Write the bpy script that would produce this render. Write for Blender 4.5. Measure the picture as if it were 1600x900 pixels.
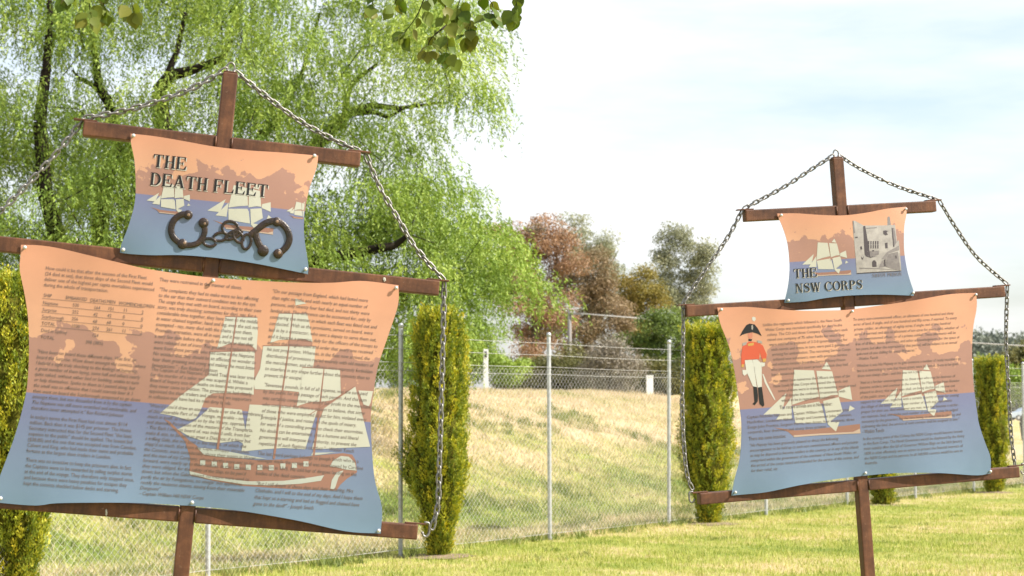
import bpy, bmesh, math, random
import numpy as np
from mathutils import Vector, Matrix, noise

# ------------------------------------------------------------------ scene, camera, light
for o in list(bpy.data.objects):
    bpy.data.objects.remove(o)
scene = bpy.context.scene
COL = scene.collection
R = math.radians
F = 3000.0                 # focal length in units of a 1600 wide picture
CAMZ = 1.55
PITCH = math.atan(185.0 / F)

cam_data = bpy.data.cameras.new('camera')
cam_data.sensor_width = 36.0
cam_data.lens = F / 1600.0 * 36.0
cam_data.clip_start = 0.1
cam_data.clip_end = 5000.0
cam_data.dof.use_dof = True
cam_data.dof.focus_distance = 9.3
cam_data.dof.aperture_fstop = 6.5
cam = bpy.data.objects.new('camera', cam_data)
cam.location = (0, 0, CAMZ)
cam.rotation_euler = (R(90) + PITCH, 0, 0)
COL.objects.link(cam)
scene.camera = cam

SUN_EL, SUN_TOWARD = R(42), R(13)      # height, and how far it stands on the camera's side of due right
SUN_DIR = Vector((math.cos(SUN_TOWARD) * math.cos(SUN_EL), -math.sin(SUN_TOWARD) * math.cos(SUN_EL), math.sin(SUN_EL)))
sun_data = bpy.data.lights.new('sun', 'SUN')
sun_data.energy = 5.0
sun_data.angle = R(0.55)
sun_data.color = (1.0, 0.95, 0.86)
sun = bpy.data.objects.new('sun', sun_data)
sun.rotation_euler = SUN_DIR.to_track_quat('Z', 'Y').to_euler()
COL.objects.link(sun)

world = bpy.data.worlds.new('World')
scene.world = world
world.use_nodes = True
wn, wl = world.node_tree.nodes, world.node_tree.links
wn.clear()
w_out = wn.new('ShaderNodeOutputWorld')
w_bg = wn.new('ShaderNodeBackground')
w_bg.inputs['Strength'].default_value = 0.12
w_sky = wn.new('ShaderNodeTexSky')
w_sky.sky_type = 'NISHITA'
w_sky.sun_disc = False
w_sky.sun_elevation = SUN_EL
w_sky.sun_rotation = R(90) + SUN_TOWARD
w_sky.air_density = 1.0
w_sky.dust_density = 2.6
w_sky.ozone_density = 1.0
# thin high cloud drawn over the clear sky
w_tc = wn.new('ShaderNodeTexCoord')
w_map = wn.new('ShaderNodeMapping')
w_map.inputs['Scale'].default_value = (1.0, 1.0, 5.0)
w_map.inputs['Rotation'].default_value = (0.0, R(-7), 0.0)
w_noise = wn.new('ShaderNodeTexNoise')
w_noise.inputs['Scale'].default_value = 3.2
w_noise.inputs['Detail'].default_value = 7.0
w_noise.inputs['Roughness'].default_value = 0.55
w_ramp = wn.new('ShaderNodeValToRGB')
w_ramp.color_ramp.elements[0].position = 0.36
w_ramp.color_ramp.elements[0].color = (0.20, 0.20, 0.20, 1)
w_ramp.color_ramp.elements[1].position = 0.66
w_ramp.color_ramp.elements[1].color = (0.9, 0.9, 0.9, 1)
w_mix = wn.new('ShaderNodeMixRGB')
w_mix.inputs['Color2'].default_value = (4.9, 4.95, 5.0, 1)
wl.new(w_tc.outputs['Generated'], w_map.inputs['Vector'])
wl.new(w_map.outputs['Vector'], w_noise.inputs['Vector'])
wl.new(w_noise.outputs['Fac'], w_ramp.inputs['Fac'])
wl.new(w_ramp.outputs['Color'], w_mix.inputs['Fac'])
wl.new(w_sky.outputs['Color'], w_mix.inputs['Color1'])
wl.new(w_mix.outputs['Color'], w_bg.inputs['Color'])
wl.new(w_bg.outputs['Background'], w_out.inputs['Surface'])

scene.view_settings.view_transform = 'Standard'
scene.view_settings.look = 'None'
scene.view_settings.exposure = 1.08
scene.view_settings.gamma = 1.0
scene.view_settings.use_curve_mapping = False
scene.render.resolution_x = 1024
scene.render.resolution_y = 576
scene.render.resolution_percentage = 100

# ------------------------------------------------------------------ helpers
rng = np.random.default_rng(11)
random.seed(5)
CP, SP = math.cos(PITCH), math.sin(PITCH)

def ray(x, y):
    dx, dz = (x - 800.0) / F, -(y - 450.0) / F
    return Vector((dx, CP - SP * dz, SP + CP * dz))

def at(x, y, Y):
    """the place in the world that the photograph shows at (x, y), Y metres ahead"""
    r = ray(x, y)
    return Vector((0, 0, CAMZ)) + r * (Y / r.y)

def empty(name, loc=(0, 0, 0), parent=None):
    o = bpy.data.objects.new(name, None)
    o.empty_display_size = 0.1
    o.location = loc
    COL.objects.link(o)
    if parent:
        o.parent = parent
    return o

def tag(o, label=None, cat=None, group=None, kind=None):
    if label: o['label'] = label
    if cat: o['category'] = cat
    if group: o['group'] = group
    if kind: o['kind'] = kind
    return o

def link(name, mesh, mat=None, parent=None):
    o = bpy.data.objects.new(name, mesh)
    COL.objects.link(o)
    if parent: o.parent = parent
    if mat and not mesh.materials: mesh.materials.append(mat)
    return o

def smooth(mesh):
    mesh.polygons.foreach_set('use_smooth', np.ones(len(mesh.polygons), dtype=bool))

def bm_obj(name, bm, mat, parent=None, sm=False):
    m = bpy.data.meshes.new(name)
    bm.normal_update()
    bm.to_mesh(m); bm.free()
    if sm: smooth(m)
    return link(name, m, mat, parent)

def np_mesh(name, verts, faces, tint=None):
    """verts (N,3), faces (M,k) arrays"""
    verts = np.asarray(verts, dtype=np.float32); faces = np.asarray(faces, dtype=np.int32)
    m = bpy.data.meshes.new(name)
    m.vertices.add(len(verts)); m.vertices.foreach_set('co', verts.ravel())
    M, k = faces.shape
    m.loops.add(M * k); m.loops.foreach_set('vertex_index', faces.ravel())
    m.polygons.add(M); m.polygons.foreach_set('loop_start', np.arange(0, M * k, k, dtype=np.int32))
    m.polygons.foreach_set('loop_total', np.full(M, k, dtype=np.int32))
    m.update(calc_edges=True)
    if tint is not None:
        a = m.attributes.new('tint', 'FLOAT', 'POINT')
        a.data.foreach_set('value', np.asarray(tint, dtype=np.float32))
    return m

def box(bm, x0, x1, y0, y1, z0, z1, bev=0.0, mtx=None):
    r = bmesh.ops.create_cube(bm, size=1.0)
    vs = r['verts']
    for v in vs:
        v.co = Vector((x0 + (v.co.x + .5) * (x1 - x0), y0 + (v.co.y + .5) * (y1 - y0), z0 + (v.co.z + .5) * (z1 - z0)))
    if bev > 0:
        es = list({e for v in vs for e in v.link_edges})
        r2 = bmesh.ops.bevel(bm, geom=es, offset=bev, segments=2, profile=0.6, affect='EDGES')
        vs = list({v for f in r2['faces'] for v in f.verts} | {v for v in vs if v.is_valid})
    if mtx:
        for v in vs: v.co = mtx @ v.co
    return vs

def tube(bm, pts, radii, n=8, cap=True):
    """a tube along pts with a radius for every point"""
    pts = [Vector(p) for p in pts]
    if not hasattr(radii, '__len__'): radii = [radii] * len(pts)
    rings = []
    up = None
    for i, p in enumerate(pts):
        t = (pts[min(i + 1, len(pts) - 1)] - pts[max(i - 1, 0)])
        if t.length < 1e-9: t = Vector((0, 0, 1))
        t.normalize()
        if up is None:
            up = Vector((1, 0, 0)) if abs(t.z) > 0.8 else Vector((0, 0, 1))
        a = t.cross(up)
        if a.length < 1e-6: a = t.cross(Vector((0, 1, 0)))
        a.normalize(); b = a.cross(t).normalized(); up = b
        rings.append([bm.verts.new(p + (a * math.cos(2 * math.pi * k / n) + b * math.sin(2 * math.pi * k / n)) * radii[i]) for k in range(n)])
    for i in range(len(rings) - 1):
        for k in range(n):
            bm.faces.new((rings[i][k], rings[i][(k + 1) % n], rings[i + 1][(k + 1) % n], rings[i + 1][k]))
    if cap:
        bm.faces.new(list(reversed(rings[0]))); bm.faces.new(rings[-1])

def catmull(pts, step):
    """evenly spaced points along a smooth curve through pts"""
    P = [Vector(p) for p in pts]
    P = [P[0] * 2 - P[1]] + P + [P[-1] * 2 - P[-2]]
    out = []
    for i in range(1, len(P) - 2):
        for k in range(24):
            t = k / 24.0
            a, b, c, d = P[i - 1], P[i], P[i + 1], P[i + 2]
            out.append(0.5 * ((2 * b) + (c - a) * t + (2 * a - 5 * b + 4 * c - d) * t * t + (3 * b - a - 3 * c + d) * t ** 3))
    out.append(P[-2])
    if step is None: return out
    res, acc = [out[0].copy()], 0.0
    for i in range(1, len(out)):
        seg = (out[i] - out[i - 1]); L = seg.length; s = 0.0
        while acc + (L - s) >= step:
            s += step - acc; acc = 0.0
            res.append(out[i - 1] + seg * (s / L))
        acc += L - s
    return res

# ------------------------------------------------------------------ materials
def new_mat(name):
    m = bpy.data.materials.new(name); m.use_nodes = True
    nt = m.node_tree; nt.nodes.clear()
    out = nt.nodes.new('ShaderNodeOutputMaterial')
    b = nt.nodes.new('ShaderNodeBsdfPrincipled')
    nt.links.new(b.outputs[0], out.inputs['Surface'])
    return m, nt, b, out

def ramp(nt, stops, fac=None, interp='LINEAR'):
    r = nt.nodes.new('ShaderNodeValToRGB')
    cr = r.color_ramp; cr.interpolation = interp
    while len(cr.elements) < len(stops): cr.elements.new(0.5)
    for e, (p, c) in zip(cr.elements, stops):
        e.position = p
        e.color = (c[0], c[1], c[2], 1) if hasattr(c, '__len__') else (c, c, c, 1)
    if fac is not None: nt.links.new(fac, r.inputs['Fac'])
    return r

def noise_node(nt, scale, detail=4, rough=0.5, vec=None, kind='Object'):
    n = nt.nodes.new('ShaderNodeTexNoise')
    n.inputs['Scale'].default_value = scale; n.inputs['Detail'].default_value = detail; n.inputs['Roughness'].default_value = rough
    if vec is None:
        tc = nt.nodes.new('ShaderNodeTexCoord'); vec = tc.outputs[kind]
    nt.links.new(vec, n.inputs['Vector'])
    return n

def simple(name, stops, rough=0.6, metal=0.0, scale=6.0, bump=0.0, bscale=40.0, spec=0.5, detail=5, stretch=None):
    m, nt, b, out = new_mat(name)
    vec = None
    if stretch:
        tc = nt.nodes.new('ShaderNodeTexCoord'); mp = nt.nodes.new('ShaderNodeMapping'); mp.inputs['Scale'].default_value = stretch
        nt.links.new(tc.outputs['Object'], mp.inputs['Vector']); vec = mp.outputs['Vector']
    if len(stops) == 1:
        b.inputs['Base Color'].default_value = (*stops[0], 1)
    else:
        n = noise_node(nt, scale, detail, 0.6, vec)
        k = len(stops) - 1
        r = ramp(nt, [(0.3 + 0.4 * i / k, c) for i, c in enumerate(stops)], n.outputs['Fac'])
        nt.links.new(r.outputs['Color'], b.inputs['Base Color'])
    b.inputs['Roughness'].default_value = rough; b.inputs['Metallic'].default_value = metal
    b.inputs['Specular IOR Level'].default_value = spec
    if bump:
        n2 = noise_node(nt, bscale, 4, 0.6, vec)
        bp = nt.nodes.new('ShaderNodeBump'); bp.inputs['Strength'].default_value = bump; bp.inputs['Distance'].default_value = 0.01
        nt.links.new(n2.outputs['Fac'], bp.inputs['Height']); nt.links.new(bp.outputs['Normal'], b.inputs['Normal'])
    return m

def leaf_mat(name, stops, trans=0.35, rough=0.55, tcol=1.0, spec=0.3):
    """foliage: colour follows a random value of each leaf; some light passes through"""
    m, nt, b, out = new_mat(name)
    at_ = nt.nodes.new('ShaderNodeAttribute'); at_.attribute_name = 'tint'
    k = len(stops) - 1
    r = ramp(nt, [(i / k, c) for i, c in enumerate(stops)], at_.outputs['Fac'])
    nt.links.new(r.outputs['Color'], b.inputs['Base Color'])
    b.inputs['Roughness'].default_value = rough; b.inputs['Specular IOR Level'].default_value = spec
    t = nt.nodes.new('ShaderNodeBsdfTranslucent')
    hs = nt.nodes.new('ShaderNodeHueSaturation'); hs.inputs['Value'].default_value = tcol; hs.inputs['Saturation'].default_value = 1.1
    nt.links.new(r.outputs['Color'], hs.inputs['Color']); nt.links.new(hs.outputs['Color'], t.inputs['Color'])
    mx = nt.nodes.new('ShaderNodeMixShader'); mx.inputs['Fac'].default_value = trans
    nt.links.new(b.outputs[0], mx.inputs[1]); nt.links.new(t.outputs[0], mx.inputs[2])
    nt.links.new(mx.outputs[0], out.inputs['Surface'])
    return m

M = {}
M['willow'] = leaf_mat('willow_leaf', [(0.11, 0.18, 0.026), (0.23, 0.325, 0.055), (0.41, 0.49, 0.105)], 0.30)
M['bark'] = simple('dark_bark', [(0.014, 0.011, 0.009), (0.035, 0.027, 0.021)], 0.95, spec=0.1, scale=8, bump=0.6, bscale=25)
M['gum_bark'] = simple('gum_bark', [(0.10, 0.08, 0.07), (0.22, 0.18, 0.15)], 0.85, scale=4)
M['gum_red'] = leaf_mat('bronze_gum_leaf', [(0.17, 0.14, 0.07), (0.30, 0.18, 0.105), (0.43, 0.265, 0.16)], 0.27)
M['gum_brown'] = leaf_mat('brown_gum_leaf', [(0.13, 0.12, 0.06), (0.24, 0.17, 0.095), (0.34, 0.25, 0.15)], 0.26)
M['gum_grey'] = leaf_mat('grey_gum_leaf', [(0.20, 0.21, 0.13), (0.29, 0.30, 0.19), (0.39, 0.38, 0.25)], 0.30)
M['olive'] = leaf_mat('olive_leaf', [(0.15, 0.14, 0.035), (0.24, 0.20, 0.05), (0.32, 0.24, 0.07)], 0.3)
M['green_bush'] = leaf_mat('green_bush_leaf', [(0.07, 0.11, 0.025), (0.14, 0.20, 0.045), (0.22, 0.28, 0.07)], 0.3)
M['dark_bush'] = leaf_mat('dark_bush_leaf', [(0.07, 0.08, 0.03), (0.13, 0.13, 0.045), (0.21, 0.19, 0.065)], 0.25)
M['grey_bush'] = leaf_mat('grey_bush_leaf', [(0.15, 0.13, 0.09), (0.24, 0.21, 0.16), (0.32, 0.28, 0.23)], 0.2)
M['far'] = leaf_mat('far_gum_leaf', [(0.10, 0.12, 0.09), (0.15, 0.17, 0.13), (0.20, 0.21, 0.16)], 0.2)
M['cypress'] = leaf_mat('golden_cypress_leaf', [(0.10, 0.15, 0.02), (0.23, 0.27, 0.028), (0.42, 0.41, 0.04), (0.60, 0.49, 0.045)], 0.24)
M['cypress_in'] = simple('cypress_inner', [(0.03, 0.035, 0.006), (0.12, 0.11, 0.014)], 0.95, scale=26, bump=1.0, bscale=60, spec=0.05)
M['leaf'] = leaf_mat('hanging_leaf', [(0.05, 0.09, 0.010), (0.09, 0.14, 0.016), (0.14, 0.17, 0.022), (0.22, 0.19, 0.04)], 0.42, 0.45)
M['grass'] = leaf_mat('lawn_blade', [(0.19, 0.25, 0.04), (0.35, 0.39, 0.075), (0.50, 0.47, 0.15), (0.60, 0.49, 0.27)], 0.35, 0.6)
M['straw'] = leaf_mat('dry_blade', [(0.15, 0.20, 0.05), (0.36, 0.36, 0.13), (0.50, 0.42, 0.25), (0.60, 0.49, 0.33)], 0.3, 0.7)
M['galv'] = simple('galvanised_steel', [(0.36, 0.37, 0.38), (0.52, 0.53, 0.54)], 0.45, 0.55, scale=18, bump=0.1, bscale=90)
M['chain'] = simple('galvanised_chain', [(0.11, 0.10, 0.09), (0.27, 0.26, 0.245)], 0.45, 0.6, scale=60)
M['wire'] = simple('fence_wire', [(0.40, 0.39, 0.37)], 0.5, 0.3)
M['screw'] = simple('screw_head', [(0.480, 0.474, 0.454)], 0.35, 0.2)
M['white'] = simple('white_paint', [(0.72, 0.73, 0.73), (0.80, 0.80, 0.79)], 0.5, scale=6)
M['reflector'] = simple('black_reflector', [(0.04, 0.04, 0.045)], 0.4)
M['pole'] = simple('weathered_pole', [(0.14, 0.13, 0.12), (0.22, 0.20, 0.19)], 0.8, scale=5, stretch=(1, 1, 0.1))
M['cable'] = simple('pale_cable', [(0.24, 0.23, 0.22)], 0.7)
M['soil'] = simple('bare_soil', [(0.12, 0.085, 0.055), (0.24, 0.17, 0.11)], 0.95, scale=14, bump=0.6, bscale=30)

# brown oxide paint with rust streaks and scuffs
def frame_mat():
    m, nt, b, out = new_mat('brown_oxide_steel')
    n1 = noise_node(nt, 6.0, 7, 0.7)
    r1 = ramp(nt, [(0.32, (0.042, 0.016, 0.008)), (0.5, (0.090, 0.034, 0.014)), (0.68, (0.165, 0.066, 0.027))], n1.outputs['Fac'])
    # run-off streaks down the faces
    tc = nt.nodes.new('ShaderNodeTexCoord'); mp = nt.nodes.new('ShaderNodeMapping'); mp.inputs['Scale'].default_value = (55, 55, 3.0)
    nt.links.new(tc.outputs['Object'], mp.inputs['Vector'])
    n3 = noise_node(nt, 1.0, 3, 0.6, mp.outputs['Vector'])
    r3 = ramp(nt, [(0.35, 0.62), (0.62, 1.25)], n3.outputs['Fac'])
    mu = nt.nodes.new('ShaderNodeMixRGB'); mu.blend_type = 'MULTIPLY'; mu.inputs['Fac'].default_value = 0.45
    nt.links.new(r1.outputs['Color'], mu.inputs[1]); nt.links.new(r3.outputs['Color'], mu.inputs[2])
    n2 = noise_node(nt, 45.0, 6, 0.75)
    r2 = ramp(nt, [(0.60, 0.0), (0.70, 0.55)], n2.outputs['Fac'])
    mx = nt.nodes.new('ShaderNodeMixRGB'); mx.inputs['Color2'].default_value = (0.22, 0.135, 0.085, 1)
    nt.links.new(r2.outputs['Color'], mx.inputs['Fac']); nt.links.new(mu.outputs['Color'], mx.inputs['Color1'])
    nt.links.new(mx.outputs['Color'], b.inputs['Base Color'])
    r4 = ramp(nt, [(0.3, 0.42), (0.7, 0.72)], n1.outputs['Fac'])
    nt.links.new(r4.outputs['Color'], b.inputs['Roughness']); b.inputs['Specular IOR Level'].default_value = 0.35
    bp = nt.nodes.new('ShaderNodeBump'); bp.inputs['Strength'].default_value = 0.25; bp.inputs['Distance'].default_value = 0.004
    nt.links.new(n2.outputs['Fac'], bp.inputs['Height']); nt.links.new(bp.outputs['Normal'], b.inputs['Normal'])
    return m
M['frame'] = frame_mat()

def ink(name, c, rough=0.45, c2=None, scale=30):
    return simple(name, [c] if c2 is None else [c, c2], rough, scale=scale, spec=0.4)
M['ink'] = ink('print_black_ink', (0.115, 0.085, 0.075))
M['title'] = ink('title_black', (0.006, 0.006, 0.006))
M['title_hi'] = ink('title_highlight', (0.397, 0.371, 0.320))
M['sail'] = ink('sail_print', (0.375, 0.368, 0.305), c2=(0.405, 0.395, 0.330), scale=3)
M['hull'] = ink('hull_print', (0.230, 0.118, 0.086))
M['stripe'] = ink('stripe_print', (0.333, 0.346, 0.307))
M['stripe2'] = ink('small_stripe_print', (0.358, 0.269, 0.211))
M['red'] = ink('coat_red_print', (0.422, 0.070, 0.029))
M['pwhite'] = ink('trousers_white_print', (0.422, 0.416, 0.365))
M['skin'] = ink('face_print', (0.397, 0.154, 0.096))
M['gold'] = ink('gold_print', (0.397, 0.230, 0.051))
M['pgrey'] = ink('epaulette_print', (0.256, 0.230, 0.198))
M['stone'] = ink('engraving_pale_print', (0.211, 0.192, 0.179), c2=(0.333, 0.307, 0.282), scale=22)
M['stone_d'] = ink('engraving_dark_print', (0.048, 0.038, 0.042))
M['stone_m'] = ink('engraving_mid_print', (0.122, 0.106, 0.106), c2=(0.186, 0.166, 0.160), scale=40)
M['iron'] = simple('leg_iron_brown', [(0.006, 0.004, 0.003), (0.036, 0.018, 0.010)], 0.38, 0.1, scale=24, bump=0.3, bscale=80)
M['iron_hi'] = simple('leg_iron_rivet', [(0.192, 0.122, 0.077)], 0.4, 0.2)

# ------------------------------------------------------------------ ground
FP, FD = np.array([0.4425, 22.6]), np.array([0.5345, 0.8452])      # the fence line: a post, and its direction
FN = np.array([-0.8452, 0.5345])                                     # away from the lawn

def sstep(a, b, x):
    t = np.clip((x - a) / (b - a), 0, 1)
    return t * t * (3 - 2 * t)

def vnoise(x, y, seed=0):
    """cheap smooth noise on arrays: a few crossed sines"""
    r = np.random.default_rng(seed)
    o = np.zeros_like(x, dtype=float)
    for k in range(6):
        a, ph, f = r.uniform(0, 2 * math.pi), r.uniform(0, 6.28), 1.0 + 0.75 * k
        o += np.sin((x * math.cos(a) + y * math.sin(a)) * f + ph) / (1 + 0.5 * k)
    return o / 3.0

def ground_z(x, y):
    x = np.asarray(x, dtype=float); y = np.asarray(y, dtype=float)
    s = (x - FP[0]) * FN[0] + (y - FP[1]) * FN[1]
    up = -0.09 * sstep(0.2, 1.0, s) * (1 - sstep(2.2, 3.4, s)) + 1.81 * sstep(2.2, 10.5, s)
    fade = 1 - sstep(6.0, 9.8, x)
    z = up * fade
    near = sstep(5, 14, y) * (1 - sstep(60, 90, y))
    z = z + near * (0.025 * vnoise(x * 1.3, y * 1.3, 3) + (0.06 * vnoise(x * 0.5, y * 0.5, 4) + 0.045 * vnoise(x * 2.3, y * 2.3, 5) + 0.03 * vnoise(x * 5.1, y * 5.1, 6)) * sstep(0.3, 3, s))
    return z

def gz(x, y): return float(ground_z(np.array([x]), np.array([y]))[0])

def axis_steps(lims):
    out = []
    for a, b, d in lims: out += list(np.arange(a, b, d))
    return np.array(out + [lims[-1][1]])
gx = axis_steps([(-900, -60, 60), (-60, -16, 4), (-16, 16, 0.22), (16, 60, 2.0), (60, 900, 60)])
gy = axis_steps([(-30, 12, 3), (12, 50, 0.22), (50, 100, 2), (100, 300, 20), (300, 2600, 115)])
X, Y = np.meshgrid(gx, gy)
Z = ground_z(X, Y)
nx, ny = len(gx), len(gy)
idx = np.arange(nx * ny).reshape(ny, nx)
faces = np.stack([idx[:-1, :-1], idx[:-1, 1:], idx[1:, 1:], idx[1:, :-1]], -1).reshape(-1, 4)
gm = np_mesh('ground', np.stack([X, Y, Z], -1).reshape(-1, 3), faces)
smooth(gm)

def dryness(x, y):
    """0 fresh lawn .. 1 bleached straw"""
    s = (x - FP[0]) * FN[0] + (y - FP[1]) * FN[1]
    d = 0.46 + 0.26 * vnoise(x * 0.9, y * 0.9, 21) + 0.26 * vnoise(x * 2.6, y * 2.6, 22) + 0.24 * vnoise(x * 6.3, y * 6.3, 23)
    d += 0.36 * sstep(3.8, 8.0, s) * (1 - 0.5 * sstep(11, 14, s)) + 0.30 * np.exp(-((s - 2.1) / 0.35) ** 2) - 0.24 * np.exp(-((s - 3.4) / 1.3) ** 2) + 0.12 * np.exp(-((s - 0.4) / 0.7) ** 2)
    return np.clip(d, 0, 1)
a = gm.attributes.new('tint', 'FLOAT', 'POINT')
a.data.foreach_set('value', dryness(X, Y).ravel().astype(np.float32))
def ground_mat():
    m, nt, b, out = new_mat('ground_turf')
    at_ = nt.nodes.new('ShaderNodeAttribute'); at_.attribute_name = 'tint'
    n = noise_node(nt, 9.0, 6, 0.7)
    ad = nt.nodes.new('ShaderNodeMath'); ad.operation = 'MULTIPLY_ADD'; ad.inputs[1].default_value = 0.7
    sb = nt.nodes.new('ShaderNodeMath'); sb.operation = 'SUBTRACT'; sb.inputs[1].default_value = 0.35
    nt.links.new(n.outputs['Fac'], ad.inputs[0]); nt.links.new(at_.outputs['Fac'], ad.inputs[2]); nt.links.new(ad.outputs[0], sb.inputs[0])
    r = ramp(nt, [(0.0, (0.13, 0.18, 0.035)), (0.4, (0.27, 0.28, 0.07)), (0.7, (0.42, 0.34, 0.17)), (1.0, (0.50, 0.39, 0.26))], sb.outputs[0])
    nt.links.new(r.outputs['Color'], b.inputs['Base Color'])
    b.inputs['Roughness'].default_value = 0.95; b.inputs['Specular IOR Level'].default_value = 0.1
    n2 = noise_node(nt, 60.0, 4, 0.7)
    bp = nt.nodes.new('ShaderNodeBump'); bp.inputs['Strength'].default_value = 0.7; bp.inputs['Distance'].default_value = 0.03
    nt.links.new(n2.outputs['Fac'], bp.inputs['Height']); nt.links.new(bp.outputs['Normal'], b.inputs['Normal'])
    return m
tag(link('ground', gm, ground_mat()), kind='structure')

def blades(name, n, region, hmin, hmax, width, mat, label, seed, keep=None, lean=0.6, dtint=0.0):
    r = np.random.default_rng(seed)
    x0, x1, y0, y1 = region
    x = r.uniform(x0, x1, n); y = r.uniform(y0, y1, n)
    # keep what the view could reach, with a wide margin either side
    k = np.abs(x) < 0.34 * y + 1.5
    if keep is not None: k &= keep(x, y, r)
    x, y = x[k], y[k]; n = len(x)
    z = ground_z(x, y) - 0.004
    tall = 0.55 + 0.45 * vnoise(x * 1.7, y * 1.7, seed + 1)
    h = r.uniform(hmin, hmax, n) * (0.55 + 0.8 * np.clip(tall, 0, 1.3))
    ang = r.uniform(0, 2 * math.pi, n); la = r.uniform(0, 2 * math.pi, n); ll = h * r.uniform(0.05, lean, n)
    wx, wy = np.cos(ang) * width, np.sin(ang) * width
    v = np.empty((n, 3, 3))
    v[:, 0] = np.stack([x - wx, y - wy, z], -1); v[:, 1] = np.stack([x + wx, y + wy, z], -1)
    v[:, 2] = np.stack([x + np.cos(la) * ll, y + np.sin(la) * ll, z + h], -1)
    t = np.clip(dryness(x, y) + r.normal(0, 0.24, n) + dtint, 0, 1)
    me = np_mesh(name, v.reshape(-1, 3), np.arange(3 * n).reshape(-1, 3), np.repeat(t, 3))
    return tag(link(name, me, mat), label, 'grass', kind='stuff')

def s_of(x, y): return (x - FP[0]) * FN[0] + (y - FP[1]) * FN[1]
blades('lawn_grass', 520000, (-9, 15, 15.5, 36), 0.018, 0.055, 0.0045, M['grass'],
       'short mown yellow green lawn in front of the wire fence', 101, keep=lambda x, y, r: (s_of(x, y) < 0.6) & (r.random(len(x)) < np.clip(1.5 - (y - 15) / 16, 0.25, 1)))
blades('bank_grass', 520000, (-14, 12, 15, 46), 0.03, 0.12, 0.007, M['straw'],
       'bleached dry grass covering the bank behind the fence', 102, keep=lambda x, y, r: (s_of(x, y) > 0.2) & (s_of(x, y) < 13), lean=1.6)

# coarse weeds: in patches on the bank, along the foot of the fence and here and there in the lawn
def weeds():
    r = np.random.default_rng(55)
    cx, cy, hh_ = [], [], []
    for _ in range(9000):
        x, y = r.uniform(-9, 12), r.uniform(15.5, 40)
        if abs(x) > 0.34 * y + 1: continue
        s_ = float(s_of(x, y)); pn = float(vnoise(np.array([x * 1.1]), np.array([y * 1.1]), 61)[0])
        if abs(s_) < 0.22 and r.random() < 0.75: h_ = 0.13
        elif s_ > 0.5 and s_ < 12 and pn > 0.32: h_ = 0.16
        elif s_ < 0 and pn > 0.45 and r.random() < 0.25: h_ = 0.05
        else: continue
        cx.append(x); cy.append(y); hh_.append(h_)
    n0 = len(cx); m = 26; sel = np.repeat(np.arange(n0), m); n = len(sel)
    cx, cy, hh_ = np.array(cx), np.array(cy), np.array(hh_)
    x = cx[sel] + r.normal(0, 0.05, n); y = cy[sel] + r.normal(0, 0.05, n); h = hh_[sel] * r.uniform(0.35, 1.1, n)
    z = ground_z(x, y) - 0.004; ang = r.uniform(0, 6.28, n); la = r.uniform(0, 6.28, n); w = 0.007
    v = np.empty((n, 3, 3))
    v[:, 0] = np.stack([x - np.cos(ang) * w, y - np.sin(ang) * w, z], -1); v[:, 1] = np.stack([x + np.cos(ang) * w, y + np.sin(ang) * w, z], -1)
    v[:, 2] = np.stack([x + np.cos(la) * h * 0.6, y + np.sin(la) * h * 0.6, z + h], -1)
    t = np.clip(r.uniform(0.0, 0.7, n0)[sel] + r.normal(0, 0.12, n), 0, 1)
    me = np_mesh('weeds', v.reshape(-1, 3), np.arange(3 * n).reshape(-1, 3), np.repeat(t, 3))
    tag(link('weeds', me, leaf_mat('weed_blade', [(0.13, 0.17, 0.04), (0.23, 0.27, 0.07), (0.42, 0.38, 0.17)], 0.35)), 'coarse dark weeds scattered on the bank and along the fence foot', 'weeds', kind='stuff')
weeds()

# ------------------------------------------------------------------ trees
def grow(trunk, targets, r_tip, seed, bend=0.12, power=0.5, droop=0.0):
    """branch network: trunk = lists of points with radius, targets = twig ends; gives the bmesh of the wood"""
    rd = random.Random(seed)
    P, par, fixed = [], [], []
    for limb in trunk:
        prev = None
        for i, (p, r) in enumerate(limb):
            p = Vector(p)
            if i == 0 and P:
                j = min(range(len(P)), key=lambda q: (P[q] - p).length)
                if (P[j] - p).length < 0.02 or True: prev = j
            P.append(p); par.append(prev); fixed.append(r); prev = len(P) - 1
    root = P[0]
    nt0 = len(P)
    for t in sorted(targets, key=lambda q: (Vector(q) - root).length):
        t = Vector(t)
        arr = np.array([tuple(q) for q in P]); d = np.linalg.norm(arr - np.array(t), axis=1)
        d = d + 0.35 * np.maximum(0, arr[:, 2] - t.z)          # wood climbs towards its twigs
        j = int(np.argmin(d)); a = P[j]; L = (t - a).length
        k = max(1, int(L / 0.55)); prev = j
        side = Vector((rd.gauss(0, 1), rd.gauss(0, 1), rd.gauss(0.5, 0.8))) * (bend * L)
        for q in range(1, k + 1):
            f = q / k
            P.append(a.lerp(t, f) + side * math.sin(math.pi * f) * (1 if k > 1 else 0)); par.append(prev); fixed.append(None); prev = len(P) - 1
    cnt = [0] * len(P)
    has = [False] * len(P)
    for i in range(len(P)):
        if par[i] is not None: has[par[i]] = True
    for i in range(len(P)):
        if not has[i]:
            j = i
            while j is not None: cnt[j] += 1; j = par[j]
    rad = [fixed[i] if fixed[i] else r_tip * cnt[i] ** power for i in range(len(P))]
    bm = bmesh.new()
    for i in range(len(P)):
        j = par[i]
        if j is None: continue
        rj = min(rad[j], rad[i] * 1.35) if not (fixed[i] and fixed[j]) else rad[j]
        n = 8 if rad[i] > 0.05 else (5 if rad[i] > 0.02 else 3)
        tube(bm, [P[j], P[i]], [rj, rad[i]], n, cap=False)
    return bm

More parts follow.
